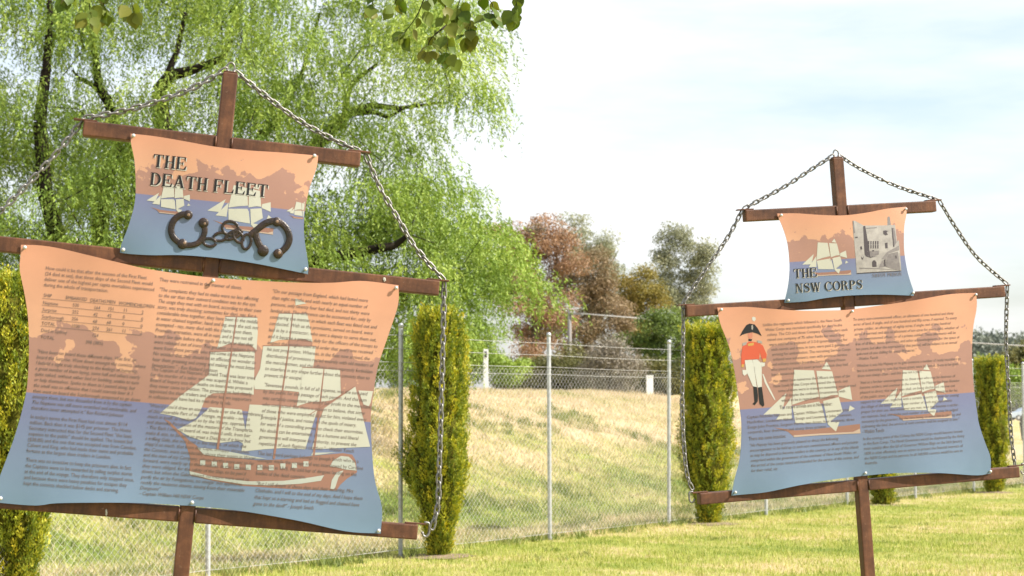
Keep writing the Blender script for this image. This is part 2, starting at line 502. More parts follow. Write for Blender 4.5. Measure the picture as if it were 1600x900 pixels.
def leaf_cloud(centres, dirs, length, width, r, tints):
    """rhombic leaves: centres = leaf base, dirs = unit direction, random roll"""
    n = len(centres)
    rnd = r.normal(size=(n, 3))
    sd = np.cross(dirs, rnd); sd /= np.linalg.norm(sd, axis=1, keepdims=True) + 1e-9
    L = length[:, None]; W = width[:, None]
    v = np.empty((n, 4, 3))
    v[:, 0] = centres; v[:, 1] = centres + dirs * L * 0.45 + sd * W * 0.5
    v[:, 2] = centres + dirs * L; v[:, 3] = centres + dirs * L * 0.45 - sd * W * 0.5
    return v.reshape(-1, 3), np.arange(4 * n).reshape(-1, 4), np.repeat(np.clip(tints, 0, 1), 4)

def unit(a): return a / (np.linalg.norm(a, axis=1, keepdims=True) + 1e-9)

def in_poly(px, py, poly):
    c = np.zeros(len(px), dtype=bool); n = len(poly)
    for i in range(n):
        x0, y0 = poly[i]; x1, y1 = poly[(i + 1) % n]
        k = ((y0 > py) != (y1 > py)) & (px < (x1 - x0) * (py - y0) / (y1 - y0 + 1e-12) + x0)
        c ^= k
    return c

# --- the weeping willow behind the left sign
WY = 31.0
def wp(x, y, dy=0.0): return at(x, y, WY + dy)
crown = [(-150, -130), (600, -130), (650, -110), (700, -20), (738, 50), (768, 110), (772, 150), (728, 168), (680, 185), (640, 205), (655, 245), (695, 285), (735, 322), (775, 360), (815, 405), (838, 440), (825, 466), (795, 474), (760, 490), (722, 495), (690, 540), (560, 570), (-150, 560)]
r = np.random.default_rng(77)
px = r.uniform(-150, 880, 60000); py = r.uniform(-130, 585, 60000)
k = in_poly(px, py, crown)
# looser in the upper left and by the sky notches, dense in the hanging right lobe
hole = np.zeros(len(px))
for hx, hy, hr, hs in [(110, 110, 45, .9), (190, 130, 45, .9), (130, 230, 30, .8), (20, 170, 40, .8), (570, 215, 40, .9), (640, 190, 45, .8), (600, 45, 35, .7), (690, 230, 40, .9), (20, 300, 30, .7), (430, 210, 30, .6), (300, 70, 30, .5), (400, 40, 30, .6), (60, 20, 30, .6), (535, 265, 28, .7), (520, 60, 24, .6), (820, 505, 25, .9)]:
    hole = np.maximum(hole, hs * np.exp(-((px - hx) ** 2 + (py - hy) ** 2) / (hr * hr)))
dens = np.where((px > 480) & (py > 280), 1.0, 0.74) * (1 - hole)
k &= r.random(len(px)) < dens
px, py = px[k][:410], py[k][:410]
WT = [wp(a_, b_, c_) for a_, b_, c_ in zip(px, py, r.normal(0, 1.4, len(px)))]
base = Vector((wp(205, 600).x, WY, 0)); base.z = gz(base.x, base.y) - 0.05
limbs = [
    [(base, 0.36), (wp(200, 520), 0.30), (wp(190, 450), 0.27)],
    [(wp(190, 450), 0.20), (wp(150, 405), 0.17), (wp(92, 380, -.6), 0.15), (wp(70, 300, -.8), 0.125), (wp(62, 190, -.9), 0.105), (wp(72, 110, -1), 0.08), (wp(78, 20, -1), 0.05), (wp(70, -90, -1), 0.03)],
    [(wp(190, 450), 0.19), (wp(155, 367, .3), 0.155), (wp(163, 291, .4), 0.125), (wp(184, 228, .5), 0.10), (wp(170, 160, .5), 0.085), (wp(154, 137, .5), 0.075), (wp(150, 95, .5), 0.062), (wp(138, 30, .6), 0.05), (wp(136, -60, .6), 0.03)],
    [(wp(154, 137, .5), 0.05), (wp(122, 121, .3), 0.035), (wp(112, 110, .2), 0.02)],
    [(wp(190, 450), 0.20), (wp(235, 330, -.5), 0.16), (wp(258, 210, -.6), 0.135), (wp(248, 142, -.7), 0.12), (wp(266, 118, -.8), 0.10), (wp(300, 110, -1), 0.075), (wp(345, 92, -1.2), 0.055), (wp(362, 62, -1.3), 0.035)],
    [(wp(258, 125, -.7), 0.07), (wp(276, 80, -.7), 0.05), (wp(290, 20, -.7), 0.035)],
    [(wp(200, 520), 0.24), (wp(330, 420, .5), 0.19), (wp(410, 330, .8), 0.15), (wp(465, 260, .9), 0.12), (wp(530, 190, 1), 0.10), (wp(548, 175, 1), 0.08), (wp(580, 165, 1), 0.06), (wp(622, 169, 1), 0.045), (wp(690, 160, 1), 0.02)],
    [(wp(540, 182, 1), 0.07), (wp(540, 160, 1), 0.055), (wp(550, 130, 1), 0.045), (wp(590, 100, 1), 0.03)],
    [(wp(545, 178, 1), 0.06), (wp(585, 175, .8), 0.045), (wp(606, 183, .7), 0.035), (wp(640, 165, .6), 0.02)],
    [(wp(410, 330, .8), 0.10), (wp(405, 215, 1.2), 0.085), (wp(432, 190, 1.3), 0.065), (wp(470, 120, 1.4), 0.04), (wp(500, 20, 1.4), 0.025)],
    [(wp(330, 420, .5), 0.13), (wp(470, 410, -.8), 0.10), (wp(560, 395, -1.2), 0.085), (wp(592, 388, -1.3), 0.07), (wp(617, 384, -1.3), 0.06), (wp(640, 366, -1.4), 0.035)],
    [(wp(470, 410, -.8), 0.09), (wp(620, 460, 0), 0.07), (wp(720, 432, .4), 0.06), (wp(762, 432, .5), 0.05), (wp(790, 452, .5), 0.03)],
]
willow = tag(empty('willow_tree', base), 'tall weeping willow with bright green hanging foliage and dark limbs, behind the left sign', 'tree')
bm = grow(limbs, WT, 0.0052, 3, 0.16)
bmesh.ops.translate(bm, verts=bm.verts, vec=-base)
bm_obj('trunk', bm, M['bark'], willow, True)
anc = np.array([tuple(q) for q in WT]); NC = len(anc)
PER = 54; NS = NC * PER
sel = np.repeat(np.arange(NC), PER)
rc = r.uniform(0.40, 0.78, NC)[sel]; rz = r.uniform(0.18, 0.40, NC)[sel]
ph = r.uniform(0, 2 * math.pi, NS); rho = np.sqrt(r.random(NS))
hd = np.stack([np.cos(ph), np.sin(ph), np.zeros(NS)], -1)
p0 = anc[sel] + hd * (rc * rho)[:, None] + r.normal(0, 0.06, (NS, 3))
p0[:, 2] += rz * (1 - rho ** 2)
out_len = r.uniform(0.05, 0.28, NS) * (0.4 + rho); Ls = r.uniform(0.30, 0.95, NS) * (0.45 + 0.65 * rho) * np.where(anc[sel][:, 0] > -3, 1.0, 1.25)
stint = np.clip(r.normal(0.5, 0.17, NC)[sel] + r.normal(0, 0.10, NS), 0, 1)
cs, ds, ls, ws, ts = [], [], [], [], []
NL = 24
for q in range(NL):
    f = (q + r.random(NS)) / NL
    pos = p0 + hd * (out_len * (1 - (1 - f) ** 2))[:, None] + r.normal(0, 0.012, (NS, 3))
    pos[:, 2] += 0.16 * out_len * np.sin(np.pi * np.minimum(1, f * 2)) - Ls * f ** 1.3
    pos[:, 0] += 0.05 * np.sin(f * 4 + sel * 1.7)
    d = unit(r.normal(0, 0.55, (NS, 3)) + hd * 0.45 + np.array([0, 0, -0.7]))
    cs.append(pos); ds.append(d)
    ls.append(r.uniform(0.05, 0.10, NS)); ws.append(r.uniform(0.015, 0.025, NS)); ts.append(stint + r.normal(0, 0.13, NS))
v, f_, t = leaf_cloud(np.concatenate(cs), np.concatenate(ds), np.concatenate(ls), np.concatenate(ws), r, np.concatenate(ts))
link('crown', np_mesh('willow_crown', v - np.array(base), f_, t), M['willow'], willow)

# --- smaller trees and bushes beyond the bank
def lobes_tree(name, label, lobes, Y, base_px, mat, seed, n_tw, n_leaf, leaf, spread, trunk_r, bark='gum_bark', group=None, hang=0.4, cat='tree', gap=0.0):
    """lobes: (x, y, rx, ry) outlines in the photograph, given their own depth round Y"""
    r = np.random.default_rng(seed)
    b = at(base_px, 600, Y); b.z = gz(b.x, b.y) - 0.05
    root = tag(empty(name, b), label, cat, group)
    sc = Y / F
    tw = []
    area = np.array([l[2] * l[3] for l in lobes], dtype=float); area /= area.sum()
    for (x, y, rx, ry), a_ in zip(lobes, area):
        c = np.array(at(x, y, Y)); dep = min(rx, ry) * sc
        m = max(3, int(n_tw * a_))
        u_ = unit(r.normal(size=(m, 3))) * (r.uniform(0.25, 1.0, (m, 1)) ** 0.55)
        off = r.normal(0, 0.35) * dep
        tw.append(c + u_ * np.array([rx * sc, dep, ry * sc]) + np.array([0, off, 0]))
    tw = np.concatenate(tw); tw[:, 2] = np.maximum(tw[:, 2], b.z + 0.15)
    top = max(tw[:, 2]); ctr = tw.mean(0)
    trunk = [[(b, trunk_r), (b.lerp(Vector(ctr), 0.35) + Vector((r.normal(0, .1), 0, 0)), trunk_r * 0.75), (b.lerp(Vector(ctr), 0.7), trunk_r * 0.5)]]
    bm = grow(trunk, [Vector(q) for q in tw], trunk_r * 0.05, seed, 0.12)
    bmesh.ops.translate(bm, verts=bm.verts, vec=-b)
    bm_obj('trunk', bm, M[bark], root, True)
    sel = r.integers(0, len(tw), n_leaf)
    crad = r.uniform(0.75, 1.35, len(tw))[sel][:, None] * spread * 1.9
    p = tw[sel] + unit(r.normal(0, 1, (n_leaf, 3))) * (r.random((n_leaf, 1)) ** 0.45) * crad * np.array([1.0, 1.0, 0.72])
    p[:, 2] = np.maximum(p[:, 2], b.z + 0.05)
    d = unit(r.normal(0, 1, (n_leaf, 3)) + np.array([0, 0, -hang]))
    base_t = r.normal(0.5, 0.22, len(tw))[sel]
    v, f_, t = leaf_cloud(p, d, r.uniform(0.7, 1.3, n_leaf) * leaf[0], r.uniform(0.7, 1.3, n_leaf) * leaf[1], r, base_t + r.normal(0, 0.13, n_leaf))
    link('crown', np_mesh(name + '_crown', v - np.array(b), f_, t), M[mat], root)
    return root

gumG = 'gum trees beyond the bank'
lobes_tree('gum_tree', 'reddish bronze gum tree directly right of the willow', [(790, 372, 32, 22), (850, 365, 38, 30), (795, 410, 36, 30), (842, 410, 45, 30), (890, 395, 30, 30), (800, 455, 30, 50), (850, 470, 45, 50), (820, 540, 40, 40)], 58, 845, 'gum_red', 201, 74, 34000, (0.09, 0.036), 0.23, 0.20, group=gumG)
lobes_tree('gum_tree', 'brown leaved gum tree beside the utility pole', [(925, 420, 32, 32), (905, 460, 40, 35), (945, 470, 28, 35), (885, 520, 40, 40), (930, 540, 30, 40), (965, 500, 25, 30)], 62, 915, 'gum_brown', 202, 66, 30000, (0.09, 0.036), 0.24, 0.20, group=gumG)
lobes_tree('gum_tree', 'slender grey green gum tops rising behind the brown gum', [(898, 360, 22, 22), (938, 385, 28, 26), (945, 420, 22, 30), (900, 400, 20, 30), (930, 470, 26, 40)], 74, 925, 'gum_grey', 203, 46, 15000, (0.11, 0.042), 0.27, 0.17, group=gumG)
lobes_tree('gum_tree', 'olive yellow gum tree left of the tall grey gum', [(1003, 442, 28, 24), (990, 480, 24, 26), (1015, 475, 20, 20), (1000, 520, 30, 30), (975, 445, 16, 14)], 66, 1000, 'olive', 204, 50, 18000, (0.09, 0.038), 0.25, 0.16, group=gumG)
lobes_tree('gum_tree', 'tall pale grey gum tree left of the right sign', [(1050, 370, 24, 18), (1045, 402, 22, 26), (1085, 392, 26, 22), (1095, 415, 18, 22), (1060, 435, 34, 18), (1045, 460, 26, 24), (1105, 452, 26, 14), (1075, 480, 30, 25)], 72, 1060, 'gum_grey', 205, 56, 20000, (0.10, 0.042), 0.26, 0.20, group=gumG)
lobes_tree('bush', 'rounded bright green bush left of the right sign', [(1025, 512, 42, 22), (1062, 508, 40, 22), (1000, 540, 30, 24), (1050, 545, 50, 28), (1085, 560, 40, 40), (1115, 520, 36, 26), (1040, 590, 60, 25)], 54, 1045, 'green_bush', 206, 90, 22000, (0.10, 0.035), 0.18, 0.10, 'bark', 'bushes along the top of the bank', 0.0, 'bush')
lobes_tree('bush', 'grey dry looking shrub in the middle of the bank top', [(945, 560, 26, 24), (975, 572, 30, 22), (930, 582, 26, 18), (960, 548, 18, 20), (950, 600, 40, 16)], 50, 952, 'grey_bush', 207, 60, 9000, (0.10, 0.025), 0.20, 0.07, 'bark', 'bushes along the top of the bank', -0.6, 'bush')
lobes_tree('bush', 'dark olive shrub left of the grey dry shrub', [(880, 575, 26, 22), (850, 582, 30, 22), (905, 566, 24, 26), (825, 590, 24, 18), (870, 602, 60, 14)], 51, 870, 'dark_bush', 208, 60, 11000, (0.09, 0.035), 0.18, 0.07, 'bark', 'bushes along the top of the bank', -0.2, 'bush')
lobes_tree('bush', 'dark shrub under the rounded bright green bush', [(1010, 580, 30, 26), (1045, 588, 34, 24), (1085, 590, 34, 24), (1120, 590, 30, 26), (1030, 606, 60, 12)], 51.5, 1050, 'dark_bush', 209, 60, 11000, (0.09, 0.035), 0.18, 0.07, 'bark', 'bushes along the top of the bank', -0.2, 'bush')
lobes_tree('bush', 'low bright green shoots under the willow edge', [(640, 575, 40, 32), (700, 560, 44, 40), (760, 560, 44, 42), (590, 590, 40, 22), (730, 530, 40, 30), (800, 580, 26, 28)], 47.5, 700, 'willow', 210, 110, 20000, (0.10, 0.03), 0.15, 0.06, 'bark', 'bushes along the top of the bank', -0.1, 'bush')
for lab, x0, x1, Yh, sd in (('long low dark hedge behind the bank shrubs, left of the pole', 790, 930, 84, 221), ('long low dark hedge behind the bank shrubs, right of the pole', 930, 1130, 86, 222)):
    lobes_tree('hedge', lab, [(x, 585 + 8 * math.sin(x), 26, 24) for x in range(x0, x1, 22)] + [(x, 606, 26, 16) for x in range(x0, x1, 22)], Yh, (x0 + x1) / 2, 'dark_bush', sd, 110, 14000, (0.16, 0.07), 0.26, 0.10, 'bark', 'hedges behind the bank', 0.0, 'hedge')
# right of the right sign
lobes_tree('bush', 'leafy green bush behind the rightmost cypress', [(1535, 590, 28, 30), (1512, 600, 30, 30), (1560, 600, 20, 24)], 92, 1532, 'green_bush', 211, 60, 6000, (0.20, 0.08), 0.35, 0.14, 'bark', 'bushes by the far lawn', 0.0, 'bush')
lobes_tree('bush', 'light green bush at the right edge behind the chain', [(1592, 602, 26, 26), (1622, 598, 30, 30)], 88, 1600, 'willow', 212, 50, 4500, (0.20, 0.08), 0.35, 0.14, 'bark', 'bushes by the far lawn', 0.0, 'bush')
lobes_tree('bush', 'dark bush above the light green one at the right edge', [(1597, 562, 28, 20), (1630, 556, 32, 26), (1580, 575, 14, 14)], 105, 1605, 'dark_bush', 213, 50, 5000, (0.24, 0.09), 0.4, 0.16, 'bark', 'bushes by the far lawn', -0.2, 'bush')

# --- far hill with its scattered wood
hx = np.linspace(40, 330, 70); hy = np.linspace(330, 640, 40)
HX, HY = np.meshgrid(hx, hy)
def hill_z(x, y):
    return 21.0 * sstep(345, 470, y) * (1 - sstep(520, 650, y)) * (0.78 + 0.22 * vnoise(x * 0.02, y * 0.02, 41)) * sstep(40, 85, x) * (1 - sstep(270, 330, x)) - 0.4
hi = np.arange(HX.size).reshape(HX.shape)
hm = np_mesh('hill', np.stack([HX, HY, hill_z(HX, HY)], -1).reshape(-1, 3), np.stack([hi[:-1, :-1], hi[:-1, 1:], hi[1:, 1:], hi[1:, :-1]], -1).reshape(-1, 4))
smooth(hm)
tag(link('hill', hm, simple('hill_scrub', [(0.17, 0.17, 0.10), (0.27, 0.24, 0.15)], 0.95, scale=0.08)), kind='structure')
r = np.random.default_rng(5)
nt_ = 420
tx = r.uniform(72, 175, nt_); ty = r.uniform(348, 480, nt_); tz = hill_z(tx, ty)
sel = r.integers(0, nt_, 90000); n = len(sel)
sz = r.uniform(1.6, 3.4, nt_)
p = np.stack([tx, ty, tz + sz * 1.0], -1)[sel] + unit(r.normal(0, 1, (n, 3))) * (r.random((n, 1)) ** 0.4) * sz[sel][:, None] * np.array([1.15, 1.15, 0.9])
p[:, 2] = np.maximum(p[:, 2], tz[sel])
v, f_, t = leaf_cloud(p, unit(r.normal(size=(n, 3))), r.uniform(0.6, 1.2, n), r.uniform(0.4, 0.8, n), r, r.normal(0.5, 0.25, nt_)[sel] + r.normal(0, .12, n))
tag(link('far_wood', np_mesh('far_wood', v, f_, t), M['far']), 'grey green wood covering the far hillside', 'wood', kind='stuff')

# ------------------------------------------------------------------ golden cypresses
def cypress_meshes(h, rad, seed, n, lump=None, flat=0.95, foot=0.42):
    r = np.random.default_rng(seed)
    def prof(t):
        body = rad * (foot + (1 - foot) * sstep(-0.02, 0.36, t)) * (1 - 0.10 * sstep(0.5, 0.95, t))
        return body * np.clip(1 - (np.maximum(t - flat, 0) / (1.03 - flat)) ** 2.2, 0.02, 1)
    ph = r.uniform(0, 6.28, 8)
    def rr(th, t):
        k = 1 + 0.11 * np.sin(3 * th + ph[0] + 1.6 * np.sin(t * 5 + ph[1])) + 0.07 * np.sin(7 * th + ph[2] + 3 * t) + 0.08 * np.sin(5 * th - 9 * t + ph[3]) + 0.05 * np.sin(2 * th + 21 * t + ph[4])
        if lump is not None:
            a_, t_, w_, g_ = lump
            k = k + g_ * np.exp(-((np.angle(np.exp(1j * (th - a_)))) / w_) ** 2 - ((t - t_) / 0.10) ** 2)
        return prof(t) * k
    # plumes: upright flame-like tufts of scale leaves, standing proud of the dark inside
    NP = n // 7
    th = r.uniform(0, 2 * math.pi, NP); t = r.uniform(-0.01, 0.97, NP)
    top = r.random(NP) < 0.10
    t = np.where(top, r.uniform(flat - 0.03, 0.985, NP), t)
    R_ = rr(th, t) * np.where(top, np.sqrt(r.random(NP)), r.uniform(0.76, 1.0, NP) + 0.16 * (r.random(NP) ** 6))
    pos = np.stack([np.cos(th) * R_, np.sin(th) * R_, t * h], -1)
    outd = np.stack([np.cos(th), np.sin(th), np.zeros(NP)], -1)
    ax = unit(outd * r.uniform(0.05, 0.55, (NP, 1)) + np.array([0, 0, 1.0]) + r.normal(0, 0.16, (NP, 3)))
    hl = r.uniform(0.07, 0.17, NP); wd = r.uniform(0.016, 0.034, NP)
    streak = np.clip(0.43 + 0.18 * np.sin(9 * th + ph[5] + 2.2 * np.sin(6 * t + ph[6])) + r.normal(0, 0.20, NP), 0, 1)
    m = 26; sel = np.repeat(np.arange(NP), m); N = len(sel)
    f = r.random(N)
    sdv = unit(np.cross(ax[sel], r.normal(size=(N, 3))))
    wdt = wd[sel] * np.sin(np.pi * np.clip(0.12 + 0.86 * f, 0, 1)) * np.sqrt(r.random(N))
    c = pos[sel] + ax[sel] * (f * hl[sel])[:, None] + sdv * wdt[:, None]
    d = unit(ax[sel] + sdv * r.uniform(0.1, 0.8, (N, 1)) + r.normal(0, 0.18, (N, 3)))
    v, f_, tt = leaf_cloud(c, d, r.uniform(0.018, 0.040, N), r.uniform(0.009, 0.016, N), r, streak[sel] + 0.22 * (f - 0.4) + r.normal(0, 0.09, N))
    fol = np_mesh('cypress_foliage', v, f_, tt)
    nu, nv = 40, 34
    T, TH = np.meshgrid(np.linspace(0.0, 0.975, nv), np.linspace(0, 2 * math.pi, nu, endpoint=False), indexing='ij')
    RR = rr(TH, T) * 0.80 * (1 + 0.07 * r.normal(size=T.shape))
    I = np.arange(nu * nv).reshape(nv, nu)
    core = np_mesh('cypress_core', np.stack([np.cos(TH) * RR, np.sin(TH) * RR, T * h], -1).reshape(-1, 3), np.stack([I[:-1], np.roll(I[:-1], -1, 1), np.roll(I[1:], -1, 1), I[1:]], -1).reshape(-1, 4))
    return fol, core

def cypress(label, x, base_y, h, rad, seed, n=9500, lump=None, rot=0.0, Y=None, flat=0.95, foot=0.42):
    if Y is None: Y = CAMZ * F / (base_y - 635.0)
    p = at(x, 600, Y); p.z = gz(p.x, p.y) - 0.02
    root = tag(empty('cypress', p), label, 'cypress', 'golden cypresses along the fence')
    root.rotation_euler.z = rot
    fol, core = cypress_meshes(h, rad, seed, n, lump, flat, foot)
    link('foliage', fol, M['cypress'], root)
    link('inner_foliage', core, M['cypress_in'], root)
    bm = bmesh.new(); tube(bm, [(0, 0, -0.1), (0.01, 0, 0.35), (0, 0.01, h * 0.8)], [0.06, 0.05, 0.02], 8)
    bm_obj('trunk', bm, M['bark'], root, True)
    # bare soil ring at its foot
    m_ = bmesh.new(); c0 = m_.verts.new((0, 0, 0.05)); ring = []
    for q in range(22):
        a_ = 2 * math.pi * q / 22; rr_ = rad * 1.35 * random.uniform(0.8, 1.2)
        X_, Y_ = math.cos(a_ + rot) * rr_, math.sin(a_ + rot) * rr_
        ring.append(m_.verts.new((math.cos(a_) * rr_, math.sin(a_) * rr_, gz(p.x + X_, p.y + Y_) - p.z + 0.006)))
    for q in range(22): m_.faces.new((c0, ring[q], ring[(q + 1) % 22]))
    bm_obj('soil_ring', m_, M['soil'], root)
cypress('golden column cypress at the left edge behind the big sign panel', 26, 0, 2.62, 0.32, 301, 15000, Y=15.6, flat=0.90)
cypress('golden column cypress behind the hanging chain of the left sign', 687, 868, 2.56, 0.268, 302, 14000, lump=(2.75, 0.36, 0.5, 0.5), flat=0.86, foot=0.30)
cypress('golden column cypress under the left end of the right sign', 1106, 818, 2.60, 0.315, 303, 14000, flat=0.965, foot=0.36)
cypress('golden cypress almost wholly hidden behind the right sign panel', 1376, 788, 2.50, 0.30, 304, 8000)
cypress('slim golden cypress between right panel and its hanging chain', 1551, 769, 2.42, 0.27, 305, 10000, flat=0.97, foot=0.45)

# ------------------------------------------------------------------ wire fence
fence = tag(empty('wire_fence', (FP[0], FP[1], 0)), 'chain link fence with galvanised pipe posts and three plain top wires', 'fence')
STEP = 2.994
def fpt(n_, z): return Vector((FD[0] * STEP * n_, FD[1] * STEP * n_, z))      # relative to the first post
def post_mesh(h):
    bm = bmesh.new(); tube(bm, [(0, 0, -0.15), (0, 0, h)], 0.0242, 12, cap=False)
    rings = [(0.028, h - 0.03), (0.028, h), (0.022, h + 0.014), (0.008, h + 0.02)]
    tube(bm, [(0, 0, z_) for _, z_ in rings], [q for q, _ in rings], 12)
    m = bpy.data.meshes.new('fence_post'); bm.to_mesh(m); bm.free(); smooth(m); m.materials.append(M['galv']); return m
pm = post_mesh(2.40)
N0, N1 = -4, 9
for n_ in range(N0, N1):
    o = link('post', pm, None, fence); o.location = fpt(n_, 0); o.rotation_euler = (random.gauss(0, 0.004), random.gauss(0, 0.004), random.random() * 3)
for z_ in (2.29, 2.15, 2.01, 1.925, 0.07):
    bm = bmesh.new(); pts = []
    for q in range((N1 - 1 - N0) * 8 + 1):
        f = N0 + q / 8.0; fr = f - math.floor(f)
        p = fpt(f, z_ - 0.008 * math.sin(math.pi * fr)); p.x -= FN[0] * 0.026; p.y -= FN[1] * 0.026; pts.append(p)
    tube(bm, pts, 0.0026, 5)
    bm_obj('wire', bm, M['wire'], fence, True)
# woven diamonds: bent wires side by side, each a chain of three sided rods
hw, hh, top_z, wr = 0.039, 0.035, 1.93, 0.00135
ncol = int((N1 - 1 - N0) * STEP / (2 * hw)); nrow = int(1.95 / hh)
kk = np.arange(nrow + 1); cols = np.arange(ncol)
S = N0 * STEP + cols[:, None] * 2 * hw + hw * (kk[None, :] % 2) + np.where(kk[None, :] % 2 == 1, 0.001, -0.001)
S = S + 0.012 * np.sin(cols[:, None] * 0.11)
Zz = np.broadcast_to(0.06 + kk[None, :] * hh, S.shape)
off = 0.026 + 0.0022 * np.where(kk[None, :] % 2 == 1, 1, -1) + 0.012 * np.sin(cols[:, None] * 0.05 + 0.6 * Zz)
P3 = np.stack([FD[0] * S - FN[0] * off, FD[1] * S - FN[1] * off, Zz], -1)
def zig(P3):
    A, B = P3[:, :-1].reshape(-1, 3), P3[:, 1:].reshape(-1, 3)
    d = unit(B - A); fn = np.tile(np.array([FN[0], FN[1], 0.0]), (len(A), 1)); sd = np.cross(d, fn)
    n = len(A); v = np.empty((n, 6, 3))
    for q in range(3):
        a_ = 2 * math.pi * q / 3; w = (fn * math.cos(a_) + sd * math.sin(a_)) * wr
        v[:, q] = A + w; v[:, 3 + q] = B + w
    b_ = (np.arange(n) * 6)[:, None]
    f = np.concatenate([b_ + np.array([[0, 1, 4, 3]]), b_ + np.array([[1, 2, 5, 4]]), b_ + np.array([[2, 0, 3, 5]])])
    return v.reshape(-1, 3), f
P4 = P3.copy()
odd = (kk % 2 == 1)
S2 = S + np.where(odd[None, :], -2 * hw, 0.0)            # the neighbour that closes each diamond
P4[..., 0] = FD[0] * S2 - FN[0] * off; P4[..., 1] = FD[1] * S2 - FN[1] * off
v1, f1 = zig(P3); v2, f2 = zig(P4)
mesh_ = np_mesh('chain_link_mesh', np.concatenate([v1, v2]), np.concatenate([f1, f2 + len(v1)]))
tag(link('chain_link_mesh', mesh_, M['wire'], fence), kind='stuff')

# ------------------------------------------------------------------ small things on the bank
def guide_post():
    p = at(759, 600, 45); p.z = gz(p.x, p.y)
    root = tag(empty('guide_post', p), 'white roadside guide post with a dark reflector on the bank top', 'guide post')
    bm = bmesh.new(); box(bm, -0.055, 0.055, -0.012, 0.012, -0.1, 1.05, 0.006); bm_obj('post', bm, M['white'], root)
    bm = bmesh.new(); box(bm, -0.03, 0.03, -0.018, -0.0125, 0.86, 1.0, 0.002); bm_obj('reflector', bm, M['reflector'], root)
guide_post()
p = at(1015, 600, 48); p.z = gz(p.x, p.y)
mk = tag(empty('marker_post', p), 'short wide white marker post beside the dark shrub', 'marker post')
bm = bmesh.new(); box(bm, -0.085, 0.085, -0.05, 0.05, -0.1, 0.50, 0.012); bm_obj('post', bm, M['white'], mk)
bm = bmesh.new(); box(bm, -0.095, 0.095, -0.06, 0.06, 0.5005, 0.53, 0.008); bm_obj('cap', bm, M['white'], mk)
p = at(890, 600, 56); p.z = gz(p.x, p.y)
up = tag(empty('utility_pole', p), 'weathered grey utility pole in front of the brown gum', 'pole')
hpole = at(890, 484, 56).z - p.z
bm = bmesh.new(); tube(bm, [(0, 0, -0.2), (0, 0, hpole)], [0.075, 0.06], 10); bm_obj('pole', bm, M['pole'], up, True)
bm = bmesh.new(); box(bm, -0.05, 0.35, -0.09, -0.061, hpole - 0.16, hpole - 0.09, 0.006); bm_obj('cross_arm', bm, M['pole'], up)
A, B = at(893, 489, 55.9), at(2300, 545, 120)
bm = bmesh.new(); tube(bm, [A.lerp(B, q / 30) - Vector((0, 0, 0.7 * math.sin(math.pi * q / 30))) for q in range(31)], 0.022, 6)
tag(bm_obj('overhead_cable', bm, M['cable'], None, True), 'pale overhead cable running right from the utility pole', 'cable')

# parked car on the far lawn, at the right edge
def car():
    Yc = 215.0
    p = at(1604, 600, Yc); p.z = 0
    root = tag(empty('parked_car', p), 'pale blue parked car far off at the right edge', 'car')
    root.rotation_euler.z = R(8)
    paint = simple('pale_blue_paint', [(0.42, 0.50, 0.58)], 0.3, 0.1); glass = simple('dark_glass', [(0.05, 0.06, 0.07)], 0.15)
    tyre = simple('tyre_rubber', [(0.02, 0.02, 0.02)], 0.9)
    prof = [(-2.15, 0.35), (-2.2, 0.62), (-2.1, 0.85), (-1.2, 0.95), (-0.55, 1.4), (0.75, 1.45), (1.45, 1.0), (2.05, 0.93), (2.18, 0.6), (2.12, 0.35)]
    bm = bmesh.new()
    L = []
    for s_ in (-0.85, 0.85):
        L.append([bm.verts.new((x_, s_ * (0.82 if z_ > 1.1 else 1.0), z_)) for x_, z_ in prof])
    for q in range(len(prof)):
        w = (q + 1) % len(prof); bm.faces.new((L[0][q], L[0][w], L[1][w], L[1][q]))
    bm.faces.new(L[0]); bm.faces.new(list(reversed(L[1])))
    bmesh.ops.recalc_face_normals(bm, faces=bm.faces)
    bm_obj('body', bm, paint, root)
    for s_ in (-1, 1):
        for pts in ([(-1.05, 1.0), (-0.5, 1.34), (0.05, 1.36), (0.05, 1.0)], [(0.13, 1.0), (0.13, 1.36), (0.7, 1.37), (1.25, 1.02)]):
            bm = bmesh.new(); vs = [bm.verts.new((x_, s_ * (0.862 if z_ < 1.1 else 0.72), z_)) for x_, z_ in pts]; bm.faces.new(vs); bm_obj('window', bm, glass, root)
        for x_ in (-1.35, 1.35):
            bm = bmesh.new(); tube(bm, [(x_, s_ * 0.70, 0.31), (x_, s_ * 0.88, 0.31)], 0.31, 16); w = bm_obj('wheel', bm, tyre, root)
            bm = bmesh.new(); tube(bm, [(x_, s_ * 0.85, 0.31), (x_, s_ * 0.89, 0.31)], 0.18, 12); bm_obj('rim', bm, M['galv'], w)
car()
